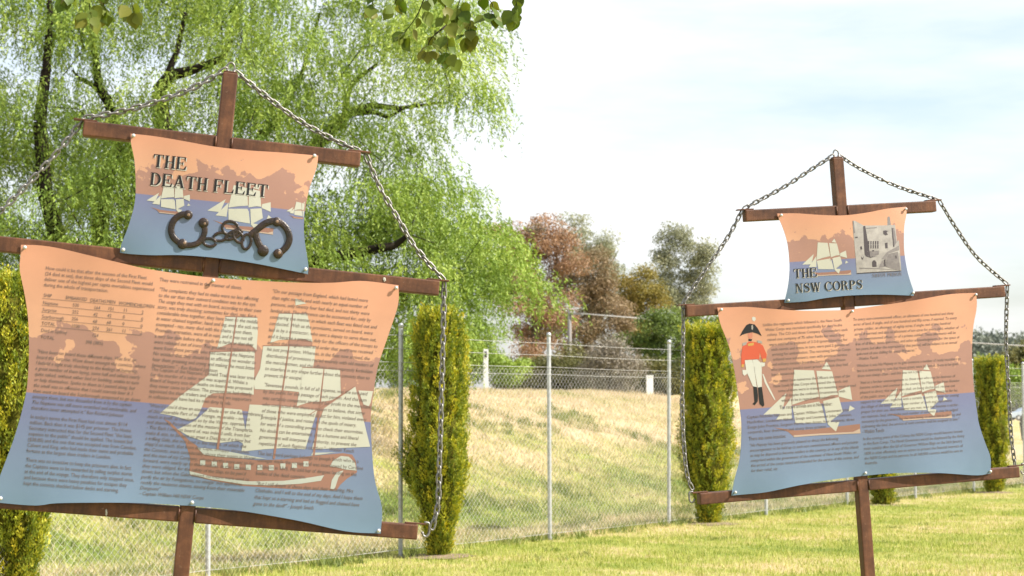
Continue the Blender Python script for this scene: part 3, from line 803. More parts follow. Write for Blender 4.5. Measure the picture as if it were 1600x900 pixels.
# ------------------------------------------------------------------ the two ship-mast signs
NPOST = 0.065           # square steel section
class Sign:
    def __init__(s, name, label, top_px, dist, yaw, roll):
        s.U0 = Vector((math.cos(yaw), math.sin(yaw), 0)); s.N = Vector((math.sin(yaw), -math.cos(yaw), 0))
        Zv = Vector((0, 0, 1))
        s.V = math.cos(roll) * Zv + math.sin(roll) * s.U0; s.U = math.cos(roll) * s.U0 - math.sin(roll) * Zv
        s.P = Vector((0, 0, CAMZ)) + ray(*top_px) * dist            # top of the post, front face
        s.L = s.P.z / s.V.z                                          # length of post above ground
        s.root = tag(empty(name), label, 'sign')
        s.o = s.P - s.V * s.L
        m = Matrix((s.U, -s.N, s.V)).transposed().to_4x4(); m.translation = s.o
        s.root.matrix_world = m
        s.m = m
    def uv(s, x, y, n=0.0):
        """plane coordinates (right, up from the ground end) of what the photograph shows at (x, y), n in front of the beams"""
        C = Vector((0, 0, CAMZ)); r_ = ray(x, y); O = s.P + s.N * n
        q = C + r_ * ((O - C).dot(s.N) / r_.dot(s.N)) - O
        return q.dot(s.U), q.dot(s.V) + s.L

def frame(s, prefix=''):
    h = NPOST / 2
    v1, v2, v3 = s.L - 0.277, s.L - 0.800, s.L - 1.925             # upper edges of the cross beams (lowest: lower edge)
    bm = bmesh.new(); box(bm, -h, h, 0, NPOST, -0.3, s.L, 0.006); bm_obj('post', bm, M['frame'], s.root)
    bm = bmesh.new(); box(bm, -h + .004, h - .004, 0.004, NPOST - 0.004, s.L + 0.0005, s.L + 0.006, 0.002); bm_obj('post_cap', bm, M['frame'], s.root)
    beams = [(v1 - NPOST, 0.590), (v2 - NPOST, 0.985), (v3, 0.985)]
    for z0, half in beams:
        for sgn in (-1, 1):
            a_, b_ = (h + 0.001, half) if sgn > 0 else (-half, -h - 0.001)
            bm = bmesh.new(); box(bm, a_, b_, 0.001, NPOST + 0.001, z0, z0 + NPOST, 0.006); bm_obj('crossbeam', bm, M['frame'], s.root)
            # weld bead where it meets the post
            bm = bmesh.new(); xx = sgn * (h + 0.002)
            tube(bm, [(xx, -0.001, z0 + 0.004), (xx, -0.001, z0 + NPOST - 0.004)], 0.004, 6); bm_obj('weld_bead', bm, M['frame'], s.root, True)
    # flat lugs that hold the chains
    for i, (z0, half) in enumerate(beams):
        for sgn in (-1, 1):
            bm = bmesh.new()
            z_ = z0 + NPOST + 0.0005
            if i < 2:
                x0, x1 = sorted((sgn * (half - 0.055), sgn * (half + 0.042)))
                box(bm, x0, x1, 0.012, 0.052, z_, z_ + 0.007, 0.0015)
            else:
                x0, x1 = sorted((sgn * (half - 0.055), sgn * (half + 0.036)))
                box(bm, x0, x1, 0.018, 0.046, z_, z_ + 0.007, 0.0015)
            bm_obj('chain_lug', bm, M['frame'], s.root)
            if i == 2:
                bm = bmesh.new(); x_ = sgn * (half + 0.030)
                hk = [(x_, 0.032, z_ + 0.010), (x_ + sgn * 0.018, 0.032, z_ + 0.009), (x_ + sgn * 0.024, 0.032, z_ - 0.005), (x_ + sgn * 0.023, 0.032, z_ - 0.035), (x_ + sgn * 0.014, 0.032, z_ - 0.050), (x_, 0.032, z_ - 0.046), (x_ - sgn * 0.006, 0.032, z_ - 0.03)]
                tube(bm, catmull(hk, 0.006), 0.0055, 8); bm_obj('hook', bm, M['chain'], s.root, True)
    # eye at the mast head
    bm = bmesh.new()
    ring = [(0.016 * math.cos(a_), NPOST / 2, s.L + 0.026 + 0.022 * math.sin(a_)) for a_ in [math.pi * 2 * q / 16 for q in range(17)]]
    tube(bm, ring, 0.0045, 8, cap=False); bm_obj('mast_eye', bm, M['chain'], s.root, True)
    s.v1, s.v2, s.v3 = v1, v2, v3

def subdivide_to(bm, maxlen):
    for _ in range(6):
        es = [e for e in bm.edges if e.calc_length() > maxlen]
        if not es: break
        bmesh.ops.subdivide_edges(bm, edges=es, cuts=1)
        bmesh.ops.triangulate(bm, faces=bm.faces)

class Panel:
    """a sheet-metal sail: outline from four edges, screwed to the beams and bellied forward between the screws"""
    def __init__(s, sign, edges, mids, belly, horizon, colours, label, seed):
        s.sign, s.mids, s.belly = sign, mids, belly
        E = []
        for e in edges:                                              # top, right, bottom, left : TL>TR, TR>BR, BR>BL, BL>TL
            uvs = [Vector((*sign.uv(x, y, 0.02), 0)) for x, y in e]
            E.append(uvs)
        tl, tr, br, bl = E[0][0], E[0][-1], E[2][0], E[2][-1]
        s.tl, s.tr, s.br, s.bl = tl, tr, br, bl
        nu, nv = (56, 40) if mids else (36, 28)
        def sample(pts, n):
            c = catmull(pts, None); d = [0.0]
            for i in range(1, len(c)): d.append(d[-1] + (c[i] - c[i - 1]).length)
            d = np.array(d); t_ = np.linspace(0, d[-1], n + 1); a_ = np.array([tuple(q) for q in c])
            return np.stack([np.interp(t_, d, a_[:, k]) for k in range(2)], -1)
        T = sample(E[0], nu); Rr = sample(E[1], nv); B = sample(E[2], nu)[::-1]; Lf = sample(E[3], nv)[::-1]
        u_ = np.linspace(0, 1, nu + 1)[None, :, None]; v_ = np.linspace(0, 1, nv + 1)[:, None, None]    # v from top to bottom
        C = (1 - v_) * T[None] + v_ * B[None] + (1 - u_) * Lf[:, None] + u_ * Rr[:, None] - ((1 - u_) * (1 - v_) * T[0] + u_ * (1 - v_) * T[-1] + (1 - u_) * v_ * B[0] + u_ * v_ * B[-1])
        s.root = None
        umin, umax, vmin, vmax = C[..., 0].min(), C[..., 0].max(), C[..., 1].min(), C[..., 1].max()
        s.bb = (umin, umax, vmin, vmax)
        pts = C.reshape(-1, 2)
        bel = np.array([s.bulge(a_, b_) for a_, b_ in pts])
        n1 = len(pts)
        front = np.stack([pts[:, 0], -bel, pts[:, 1]], -1); back = front + np.array([0, 0.0022, 0])
        I = np.arange(n1).reshape(nv + 1, nu + 1)
        q = np.stack([I[:-1, :-1], I[1:, :-1], I[1:, 1:], I[:-1, 1:]], -1).reshape(-1, 4)
        rim = np.concatenate([I[0], I[1:, -1], I[-1, :-1][::-1], I[1:-1, 0][::-1]])
        rq = np.stack([rim, np.roll(rim, -1), np.roll(rim, -1) + n1, rim + n1], -1)
        me = np_mesh('panel', np.concatenate([front, back]), np.concatenate([q, q[:, ::-1] + n1, rq]))
        smooth(me)
        me.set_sharp_from_angle(angle=R(40))
        uvl = me.uv_layers.new(name='print')
        co = np.concatenate([pts, pts]); li = np.empty(len(me.loops), dtype=np.int32); me.loops.foreach_get('vertex_index', li)
        uvl.data.foreach_set('uv', co[li].astype(np.float32).ravel())
        hv = (sign.uv(*horizon[0], 0.03)[1] + sign.uv(*horizon[1], 0.03)[1]) / 2
        s.obj = link('panel', me, panel_mat(hv, vmin, vmax, umin, colours, seed), sign.root)
        s.obj['label'] = label
        s.k = 0
    def bulge(s, u, v):
        """distance in front of the beams"""
        fv = min(1, max(0, (v - (s.bl.y + s.br.y) / 2) / ((s.tl.y + s.tr.y) / 2 - (s.bl.y + s.br.y) / 2)))
        ul = s.bl.x + (s.tl.x - s.bl.x) * fv; ur = s.br.x + (s.tr.x - s.br.x) * fv
        fu = min(1, max(-1, 2 * (u - ul) / (ur - ul) - 1))
        e = (2 * fv - 1) ** 2
        c = (math.cos(math.pi * fu) ** 2) if s.mids else fu * fu
        b = 1 - e * c
        return 0.006 + s.belly * b + 0.006 * math.sin(3.1 * fu + 2 * fv) * (1 - e)
    def pt(s, x, y, lift=0.0):
        n = 0.02
        for _ in range(3):
            u, v = s.sign.uv(x, y, n); n = s.bulge(u, v)
        return Vector((u, -(n + lift), v))
    def lifted(s, u, v, lift): return Vector((u, -(s.bulge(u, v) + lift), v))
    def poly_uv(s, bm, pts, lift, clip=None):
        b2 = bmesh.new()
        # drop repeats, keep the face towards the viewer
        vs = [b2.verts.new((p[0], 0, p[1])) for p in pts]
        f = b2.faces.new(vs)
        bmesh.ops.triangulate(b2, faces=[f])
        subdivide_to(b2, 0.07)
        if clip is not None:
            bmesh.ops.bisect_plane(b2, geom=list(b2.verts) + list(b2.edges) + list(b2.faces), plane_co=(clip, 0, 0), plane_no=(1, 0, 0), clear_outer=True)
        b2.normal_update()
        s.k += 1
        mp = {}
        for v in b2.verts: mp[v] = bm.verts.new(s.lifted(v.co.x, v.co.z, lift + 0.00002 * (s.k % 30)))
        for f in b2.faces:
            w = [mp[v] for v in f.verts]
            if f.normal.y > 0: w.reverse()
            bm.faces.new(w)
        b2.free()
    def poly_px(s, bm, pts, lift, org=(0, 0), sc=1.0):
        s.poly_uv(bm, [(q.x, q.z) for q in (s.pt(org[0] + x * sc, org[1] + y * sc) for x, y in pts)], lift)
    def stroke_px(s, bm, pts, w0, w1, lift, org=(0, 0), sc=1.0):
        q = [s.pt(org[0] + x * sc, org[1] + y * sc) for x, y in pts]
        px_m = sc * (s.sign.P.y / F)
        for i in range(len(q) - 1):
            a_, b_ = q[i], q[i + 1]; d = Vector((b_.x - a_.x, b_.z - a_.z)); d.normalize(); nn = Vector((-d.y, d.x))
            f0, f1 = i / (len(q) - 1), (i + 1) / (len(q) - 1)
            ha, hb = (w0 + (w1 - w0) * f0) * px_m / 2, (w0 + (w1 - w0) * f1) * px_m / 2
            s.poly_uv(bm, [(a_.x + nn.x * ha, a_.z + nn.y * ha), (a_.x - nn.x * ha, a_.z - nn.y * ha), (b_.x - nn.x * hb, b_.z - nn.y * hb), (b_.x + nn.x * hb, b_.z + nn.y * hb)], lift)
    def add(s, name, bm, mat, label=None):
        o = bm_obj(name, bm, mat, s.obj)
        if label: o['label'] = label
        return o
    def screws(s, px):
        for x, y in px:
            q = s.pt(x, y)
            bm = bmesh.new()
            tube(bm, [(q.x, q.y - z_, q.z) for z_ in (-0.004, 0.010, 0.0125, 0.0165, 0.019, 0.020)], [0.0045, 0.0045, 0.0085, 0.0080, 0.005, 0.0015], 10)
            bm_obj('screw', bm, M['screw'], s.obj, True)

def panel_mat(hv, vmin, vmax, umin, c, seed):
    """printed background: warm sky, silhouettes of trees, sea"""
    m, nt, b, out = new_mat('sail_panel_print')
    uvn = nt.nodes.new('ShaderNodeUVMap'); uvn.uv_map = 'print'
    sep = nt.nodes.new('ShaderNodeSeparateXYZ'); nt.links.new(uvn.outputs['UV'], sep.inputs[0])
    def math_(op, a_, b_=None, c_=None):
        n = nt.nodes.new('ShaderNodeMath'); n.operation = op
        for i, q in enumerate((a_, b_, c_)):
            if q is None: continue
            if isinstance(q, (int, float)): n.inputs[i].default_value = q
            else: nt.links.new(q, n.inputs[i])
        return n.outputs[0]
    def mix(f, a_, b_):
        n = nt.nodes.new('ShaderNodeMixRGB')
        nt.links.new(f, n.inputs['Fac'])
        for i, q in ((1, a_), (2, b_)):
            if isinstance(q, tuple): n.inputs[i].default_value = (*q, 1)
            else: nt.links.new(q, n.inputs[i])
        return n.outputs['Color']
    v = sep.outputs['Y']
    hgt = math_('SUBTRACT', v, hv)                                  # metres above the printed waterline
    rel = math_('DIVIDE', hgt, vmax - hv)
    sky = ramp(nt, [(0.0, (0.455, 0.258, 0.160)), (0.45, (0.450, 0.243, 0.145)), (1.0, (0.435, 0.205, 0.115))], rel)
    reld = math_('DIVIDE', math_('SUBTRACT', hv, v), hv - vmin)
    sea = ramp(nt, [(0.0, (0.130, 0.135, 0.235)), (0.35, (0.130, 0.160, 0.250)), (1.0, (0.135, 0.205, 0.285))], reld)
    mp = nt.nodes.new('ShaderNodeMapping'); mp.inputs['Location'].default_value = (seed * 1.7, seed * 0.9, seed)
    nt.links.new(uvn.outputs['UV'], mp.inputs['Vector'])
    n1 = noise_node(nt, 7.0 * c['scale'], 1.5, 0.5, mp.outputs['Vector'])
    n2 = noise_node(nt, 32.0 * c['scale'], 4, 0.6, mp.outputs['Vector'])
    # the band reaches 'band' metres up with a lumpy top
    lump = math_('MULTIPLY_ADD', n1.outputs['Fac'], 1.5, math_('MULTIPLY', n2.outputs['Fac'], 0.32))
    edge = math_('SUBTRACT', math_('MULTIPLY', math_('SUBTRACT', lump, 0.38), c['band'] * 1.75), hgt)
    tree = ramp(nt, [(0.5, 0.0), (0.505, 1.0)], math_('ADD', edge, 0.5)).outputs['Color']
    # holes of light between the printed crowns
    n3 = noise_node(nt, 15.0 * c['scale'], 6, 0.72, mp.outputs['Vector'])
    mid = math_('MULTIPLY', math_('ABSOLUTE', math_('SUBTRACT', math_('DIVIDE', hgt, c['band']), 0.50)), 0.34)
    hole = ramp(nt, [(0.595, 0.0), (0.605, 1.0)], math_('SUBTRACT', n3.outputs['Fac'], mid)).outputs['Color']
    tree2 = math_('MULTIPLY', tree, math_('SUBTRACT', 1.0, math_('MULTIPLY', hole, 0.8)))
    land = mix(tree2, sky.outputs['Color'], (0.275, 0.148, 0.110))
    issea = ramp(nt, [(0.5, 0.0), (0.5012, 1.0)], math_('ADD', math_('SUBTRACT', hv, v), 0.5)).outputs['Color']
    col = mix(issea, land, sea.outputs['Color'])
    # faint weathering
    nw = noise_node(nt, 4.0, 5, 0.6, mp.outputs['Vector'])
    wr_ = ramp(nt, [(0.3, 0.93), (0.7, 1.05)], nw.outputs['Fac']).outputs['Color']
    mu = nt.nodes.new('ShaderNodeMixRGB'); mu.blend_type = 'MULTIPLY'; mu.inputs['Fac'].default_value = 1.0
    nt.links.new(col, mu.inputs[1]); nt.links.new(wr_, mu.inputs[2])
    nt.links.new(mu.outputs['Color'], b.inputs['Base Color'])
    b.inputs['Roughness'].default_value = 0.42; b.inputs['Specular IOR Level'].default_value = 0.45
    return m

# ---- serif capitals for the titles, cap height 1
def serif_glyphs():
    G = {}
    st, th, sh, sx = 0.175, 0.06, 0.05, 0.075
    def rc(x0, x1, y0, y1): return [(x0, y0), (x1, y0), (x1, y1), (x0, y1)]
    def stem(x, w=st, top=True, bot=True):
        o = [rc(x, x + w, 0, 1)]
        if bot: o.append(rc(x - sx, x + w + sx, 0, sh))
        if top: o.append(rc(x - sx, x + w + sx, 1 - sh, 1))
        return o
    def ring(cx, cy, rx, ry, tx, ty, a0, a1, n=22):
        o = []
        for k in range(n):
            p, q = R(a0 + (a1 - a0) * k / n), R(a0 + (a1 - a0) * (k + 1) / n)
            o.append([(cx + rx * math.cos(p), cy + ry * math.sin(p)), (cx + rx * math.cos(q), cy + ry * math.sin(q)), (cx + (rx - tx) * math.cos(q), cy + (ry - ty) * math.sin(q)), (cx + (rx - tx) * math.cos(p), cy + (ry - ty) * math.sin(p))])
        return o
    def diag(x0, y0, x1, y1, w): return [(x0 - w / 2, y0), (x0 + w / 2, y0), (x1 + w / 2, y1), (x1 - w / 2, y1)]
    G['I'] = (stem(sx), st + 2 * sx)
    G['H'] = (stem(sx) + stem(0.58) + [rc(sx + st, 0.58, 0.48, 0.54)], 0.58 + st + sx)
    G['T'] = (stem(0.34, top=False) + [rc(0.02, 0.84, 0.94, 1), [(0.02, 1), (0.02, 0.70), (0.055, 0.70), (0.12, 0.94)], [(0.84, 1), (0.74, 0.94), (0.805, 0.70), (0.84, 0.70)]], 0.86)
    ee = [rc(0.02, 0.74, 0.94, 1), [(0.74, 1), (0.62, 0.94), (0.705, 0.72), (0.74, 0.72)], rc(0.2, 0.52, 0.48, 0.54), [(0.46, 0.51), (0.52, 0.36), (0.55, 0.36), (0.55, 0.66), (0.52, 0.66)]]
    lo = [rc(0.02, 0.78, 0, 0.06), [(0.78, 0), (0.82, 0.32), (0.78, 0.32), (0.64, 0.06), (0.64, 0)]]
    G['E'] = ([rc(sx, sx + st, 0, 1)] + ee + lo, 0.84)
    G['F'] = (stem(sx, top=False) + ee, 0.78)
    G['L'] = (stem(sx, bot=False) + lo, 0.84)
    G['D'] = (stem(sx) + ring(0.32, 0.5, 0.52, 0.5, 0.18, 0.06, -90, 90) + [rc(0.2, 0.33, 0.94, 1), rc(0.2, 0.33, 0, 0.06)], 0.88)
    G['O'] = (ring(0.47, 0.5, 0.46, 0.515, 0.18, 0.055, 0, 360, 36), 0.94)
    G['C'] = (ring(0.47, 0.5, 0.46, 0.515, 0.18, 0.06, 42, 318, 30) + [[(0.84, 1), (0.80, 1), (0.74, 0.86), (0.80, 0.66), (0.84, 0.66)], rc(0.78, 0.83, 0.12, 0.3)], 0.88)
    G['P'] = (stem(sx) + ring(0.36, 0.73, 0.36, 0.27, 0.17, 0.06, -90, 90, 18) + [rc(0.2, 0.37, 0.94, 1), rc(0.2, 0.37, 0.46, 0.52)], 0.76)
    G['R'] = (stem(sx) + ring(0.36, 0.745, 0.34, 0.255, 0.17, 0.06, -90, 90, 18) + [rc(0.2, 0.37, 0.94, 1), rc(0.2, 0.37, 0.49, 0.55), [(0.38, 0.52), (0.52, 0.50), (0.66, 0.38), (0.70, 0.10), (0.80, 0.04), (0.88, 0.10), (0.88, 0.04), (0.76, -0.02), (0.60, 0.02), (0.53, 0.14), (0.50, 0.36), (0.40, 0.47)]], 0.9)
    G['A'] = ([diag(0.14, 0, 0.43, 1, 0.07), diag(0.76, 0, 0.42, 1, 0.20), rc(0.24, 0.66, 0.29, 0.345), rc(0.0, 0.30, 0, sh), rc(0.58, 0.94, 0, sh)], 0.92)
    G['N'] = ([rc(0.14, 0.205, 0, 1), rc(0.72, 0.785, 0, 1), [(0.08, 1), (0.30, 1), (0.785, 0.0), (0.70, 0.0)], rc(0.03, 0.32, 0, sh), rc(0.60, 0.92, 1 - sh, 1), rc(0.0, 0.2, 1 - sh, 1)], 0.92)
    G['W'] = ([diag(0.14, 1, 0.40, 0, 0.19), diag(0.40, 0, 0.62, 1, 0.07), diag(0.60, 1, 0.84, 0, 0.19), diag(0.84, 0, 1.06, 1, 0.07), rc(0.0, 0.32, 1 - sh, 1), rc(0.45, 0.74, 1 - sh, 1), rc(0.94, 1.18, 1 - sh, 1)], 1.18)
    pts = [(0.66, 0.76), (0.60, 0.90), (0.46, 0.97), (0.28, 0.955), (0.165, 0.85), (0.16, 0.71), (0.27, 0.60), (0.45, 0.50), (0.60, 0.38), (0.64, 0.22), (0.54, 0.08), (0.36, 0.03), (0.20, 0.06), (0.11, 0.18), (0.09, 0.30)]
    ws = [0.06, 0.06, 0.055, 0.07, 0.12, 0.16, 0.19, 0.20, 0.18, 0.15, 0.10, 0.06, 0.055, 0.06, 0.06]
    S_ = []
    c = catmull([(p[0], p[1], 0) for p in pts], None)
    wv = np.interp(np.linspace(0, len(ws) - 1, len(c)), range(len(ws)), ws)
    for i in range(0, len(c) - 6, 6):
        a_, b_ = c[i], c[i + 6]; d = (b_ - a_).normalized(); nn = Vector((-d.y, d.x))
        S_.append([(a_.x + nn.x * wv[i] / 2, a_.y + nn.y * wv[i] / 2), (a_.x - nn.x * wv[i] / 2, a_.y - nn.y * wv[i] / 2), (b_.x - nn.x * wv[i + 6] / 2, b_.y - nn.y * wv[i + 6] / 2), (b_.x + nn.x * wv[i + 6] / 2, b_.y + nn.y * wv[i + 6] / 2)])
    S_ += [rc(0.635, 0.69, 0.70, 0.98), rc(0.06, 0.115, 0.02, 0.32)]
    G['S'] = (S_, 0.74)
    G['V'] = ([diag(0.16, 1, 0.46, 0, 0.20), diag(0.46, 0, 0.74, 1, 0.07), rc(0.0, 0.34, 1 - sh, 1), rc(0.6, 0.9, 1 - sh, 1)], 0.9)
    G['Y'] = ([diag(0.15, 1, 0.43, 0.45, 0.19), diag(0.44, 0.45, 0.72, 1, 0.07), rc(0.36, 0.53, 0, 0.48), rc(0.28, 0.61, 0, sh), rc(0.0, 0.32, 1 - sh, 1), rc(0.58, 0.86, 1 - sh, 1)], 0.86)
    G[' '] = ([], 0.34)
    return G
GL = serif_glyphs()

def title(panel, text, px0, px1, h_px, hi=True, name='title_letter', mat=None):
    a_, b_ = panel.pt(*px0), panel.pt(*px1)
    natural = sum(GL[ch][1] + 0.07 for ch in text) - 0.07
    W = b_.x - a_.x; hgt = h_px * panel.sign.P.y / F
    sxx = W / natural
    for pas in ((1, 0) if hi else (0,)):
        x = 0.0
        dx, dy, lift = (0.075 * hgt, -0.075 * hgt, 0.0010) if pas else (0, 0, 0.0018)
        for ch in text:
            bm = bmesh.new()
            for poly in GL[ch][0]:
                panel.poly_uv(bm, [(a_.x + dx + (x + q[0]) * sxx, a_.z + dy + q[1] * hgt) for q in poly], lift)
            x += GL[ch][1] + 0.07
            if len(bm.faces): panel.add(name if not pas else name + '_highlight', bm, (mat or M['title']) if not pas else M['title_hi'])
            else: bm.free()

# ---- body text: outlines of the built-in typeface, laid on the bellied sheet
def text_lines(panel, items, size_m, name, shear=0.0, wide=1.0, mat=None, lift=0.0014, bold=0.0):
    """items: (u, v of baseline, string, shear or None)"""
    V_, F_, n = [], [], 0
    for u, v, string, sh_ in items:
        cu = bpy.data.curves.new('line', 'FONT'); cu.body = string; cu.size = size_m; cu.resolution_u = 2
        cu.shear = shear if sh_ is None else sh_; cu.offset = bold
        ob = bpy.data.objects.new('line', cu); COL.objects.link(ob)
        dg = bpy.context.evaluated_depsgraph_get(); me = bpy.data.meshes.new_from_object(ob.evaluated_get(dg))
        me.calc_loop_triangles()
        co = np.empty(len(me.vertices) * 3, dtype=np.float32); me.vertices.foreach_get('co', co); co = co.reshape(-1, 3)
        tri = np.empty(len(me.loop_triangles) * 3, dtype=np.int32); me.loop_triangles.foreach_get('vertices', tri); tri = tri.reshape(-1, 3)
        for x, y, _ in co: V_.append(panel.lifted(u + x * wide, v + y, lift))
        F_.append(tri + n); n += len(co)
        bpy.data.objects.remove(ob); bpy.data.curves.remove(cu); bpy.data.meshes.remove(me)
    me = np_mesh(name, np.array([tuple(q) for q in V_]), np.concatenate(F_))
    return tag(link(name, me, mat or M['ink'], panel.obj), kind='stuff')

def text_width(s_, size):
    cu = bpy.data.curves.new('line', 'FONT'); cu.body = s_; cu.size = size; cu.resolution_u = 1
    ob = bpy.data.objects.new('line', cu); COL.objects.link(ob); bpy.context.view_layer.update()
    w = ob.dimensions.x; bpy.data.objects.remove(ob); bpy.data.curves.remove(cu); return w

def block(panel, first_px, last_px, lines, right_px, longest, shear=0.0, name='text_block', indents=None, size_k=0.92):
    """first_px, last_px: left middle of the first and last line; right_px: where line number 'longest' ends"""
    a_, b_ = panel.pt(*first_px), panel.pt(*last_px)
    n = len(lines); pitch = (a_.z - b_.z) / max(1, n - 1) if n > 1 else 0.024 * panel.sign.P.y / 8.1
    size = pitch * size_k
    items = []
    for i, s_ in enumerate(lines):
        f = i / max(1, n - 1)
        u = a_.x + (b_.x - a_.x) * f
        if indents and indents[i] is not None: u = panel.pt(indents[i], first_px[1] + (last_px[1] - first_px[1]) * f).x
        items.append((u, a_.z + (b_.z - a_.z) * f - size * 0.30, s_, None))
    endx = panel.pt(*right_px).x
    wide = (endx - items[longest][0]) / text_width(lines[longest], size)
    return text_lines(panel, items, size, name, shear, wide)

# ---- ships
BIG_SHIP = dict(
 hull=[[(90, 536), (112, 546), (190, 622), (218, 640), (238, 668), (300, 682), (460, 698), (560, 694), (660, 682), (720, 676), (790, 670), (826, 676), (840, 700), (845, 745), (805, 770), (778, 795), (765, 816), (600, 811), (400, 798), (280, 777), (195, 757), (190, 740), (194, 690), (172, 622)]],
 stripe=[[(220, 648), (300, 655), (400, 675), (490, 692), (400, 690), (300, 684), (245, 675)],
         [(190, 740), (280, 762), (420, 780), (560, 778), (660, 765), (716, 756), (703, 778), (620, 790), (500, 796), (400, 792), (270, 771), (192, 753)],
         [(738, 722), (752, 698), (782, 681), (812, 684), (836, 706), (843, 738), (800, 734), (760, 724)],
         [(792, 738), (772, 765), (757, 812), (740, 810), (746, 775), (766, 744)], [(665, 679), (671, 668), (762, 667), (700, 676)]] +
        [[(x - 10, y - 10), (x + 10, y - 10), (x + 10, y + 10), (x - 10, y + 10)] for x, y in [(242, 707), (287, 712), (331, 718), (375, 723), (420, 725), (465, 726), (510, 727), (555, 720), (600, 718), (645, 712)]],
 sail=[[(330, 138), (455, 140), (457, 200), (452, 268), (430, 247), (390, 237), (350, 240), (298, 262), (318, 220)],
       [(272, 275), (445, 272), (438, 380), (441, 442), (400, 435), (330, 432), (282, 436), (252, 455), (235, 500), (216, 533), (190, 543), (130, 525), (75, 515), (150, 450), (265, 365), (276, 330)],
       [(270, 490), (395, 500), (400, 560), (408, 606), (418, 642), (380, 622), (330, 611), (310, 630), (250, 625), (190, 605), (143, 578), (215, 541), (255, 505)],
       [(425, 480), (545, 485), (690, 502), (662, 580), (642, 655), (560, 650), (480, 655), (393, 664), (432, 628), (422, 560)],
       [(540, 125), (650, 125), (660, 170), (671, 236), (640, 225), (590, 222), (540, 228), (505, 240), (530, 190)],
       [(478, 252), (683, 252), (678, 310), (672, 335), (632, 335), (625, 432), (560, 425), (445, 420), (440, 392), (466, 340), (478, 300)],
       [(633.5, 335), (778, 343), (775, 390), (782, 440), (760, 460), (720, 468), (660, 470), (609, 487), (626.5, 440)],
       [(716, 495), (838, 410), (845, 500), (860, 560), (896, 645), (780, 650), (668, 655), (692, 560)],
       [(850, 425), (907, 428), (897, 475), (890, 487), (870, 480)], [(604, 65), (648, 85), (604, 93)]],
 masts=[[(374, 138), (352, 290), (330, 440), (300, 655)], [(594, 122), (575, 280), (545, 480), (520, 692)], [(716, 338), (700, 480), (675, 680)], [(838, 408), (655, 522)], [(330, 136), (456, 139)], [(476, 250), (685, 252)], [(270, 273), (447, 271)], [(630, 334), (780, 343)], [(540, 123), (651, 124)]])
SMALL_SHIP = dict(
 hull=[[(655, 505), (830, 525), (1110, 545), (1105, 600), (1060, 590), (850, 562), (690, 545)], [(575, 470), (600, 478), (720, 515), (700, 530)]],
 stripe2=[[(690, 537), (850, 555), (1060, 583), (1105, 572), (1105, 600), (1050, 592), (850, 565), (690, 548)]],
 sail=[[(528, 388), (690, 288), (640, 402)], [(600, 430), (716, 318), (697, 442)], [(760, 165), (880, 190), (885, 345), (800, 350), (713, 362)],
       [(713, 372), (880, 372), (838, 432), (893, 398), (903, 502), (830, 490), (715, 470)], [(895, 195), (990, 215), (1003, 355), (960, 350), (890, 360)],
       [(906, 374), (1005, 368), (1016, 455), (960, 458), (930, 500), (985, 512), (955, 562), (912, 512)], [(1010, 332), (1085, 315), (1085, 400), (1005, 365)], [(1065, 428), (1093, 452), (1050, 462)], [(930, 190), (968, 155), (985, 205)]])

def big_ship(panel):
    org, sc = (220, 440), 0.4
    for key, nm, mt, lift in (('hull', 'ship_hull_print', 'hull', 0.0004), ('sail', 'ship_sail_print', 'sail', 0.0006), ('stripe', 'ship_stripe_print', 'stripe', 0.0008)):
        for q in BIG_SHIP[key]:
            bm = bmesh.new(); panel.poly_px(bm, q, lift, org, sc)
            panel.add(nm, bm, M[mt])
    for i, q in enumerate(BIG_SHIP['masts']):
        bm = bmesh.new(); panel.stroke_px(bm, q, 4 if i < 3 else 3, 9 if i < 3 else 3, 0.00105, org, sc)
        panel.add('ship_mast_print', bm, M['hull'])

SHIP_N = None
def small_ship(panel, tip, stern, clip_px=None):
    a_, b_ = panel.pt(*tip), panel.pt(*stern); k = b_.x - a_.x
    clip = panel.pt(*clip_px).x if clip_px else None
    for key, nm, mt, lift in (('hull', 'small_ship_hull_print', 'hull', 0.0004), ('sail', 'small_ship_sail_print', 'sail', 0.0006), ('stripe2', 'small_ship_stripe_print', 'stripe2', 0.0008)):
        for poly in SHIP_N[key]:
            bm = bmesh.new(); panel.poly_uv(bm, [(a_.x + q[0] * k, a_.z + q[1] * k) for q in poly], lift, clip)
            if len(bm.faces): panel.add(nm, bm, M[mt])
            else: bm.free()

# ---------------- left sign
LS = Sign('mast_sign', 'rusty brown mast sign on the left with two curved sail panels and leg irons picture', (360.5, 113), 8.23, R(11.5), R(5.0))
frame(LS)
L_small = Panel(LS, [
    [(204.3, 208), (243.5, 213), (290, 221.4), (336.4, 229.9), (387, 235.4), (437.8, 238.3), (497.7, 242.5)],
    [(497.7, 242.5), (494.8, 261.5), (482, 299.5), (475, 341.8), (475.8, 375.5), (482, 413.5), (481.5, 428)],
    [(481.5, 428), (446, 421), (395.5, 411.4), (336, 403), (281.5, 398.8), (239.3, 398.8), (205.6, 396.9), (187.4, 394.5)],
    [(187.4, 394.5), (189.5, 381.9), (201, 352.3), (210.6, 316.4), (211.9, 282.7), (209.8, 248.9), (204.7, 223.5), (204.3, 208)]],
    False, 0.026, ((212, 301.7), (473.7, 329)), dict(scale=1.9, band=0.135), 'small upper sail panel titled THE DEATH FLEET', 2.0)
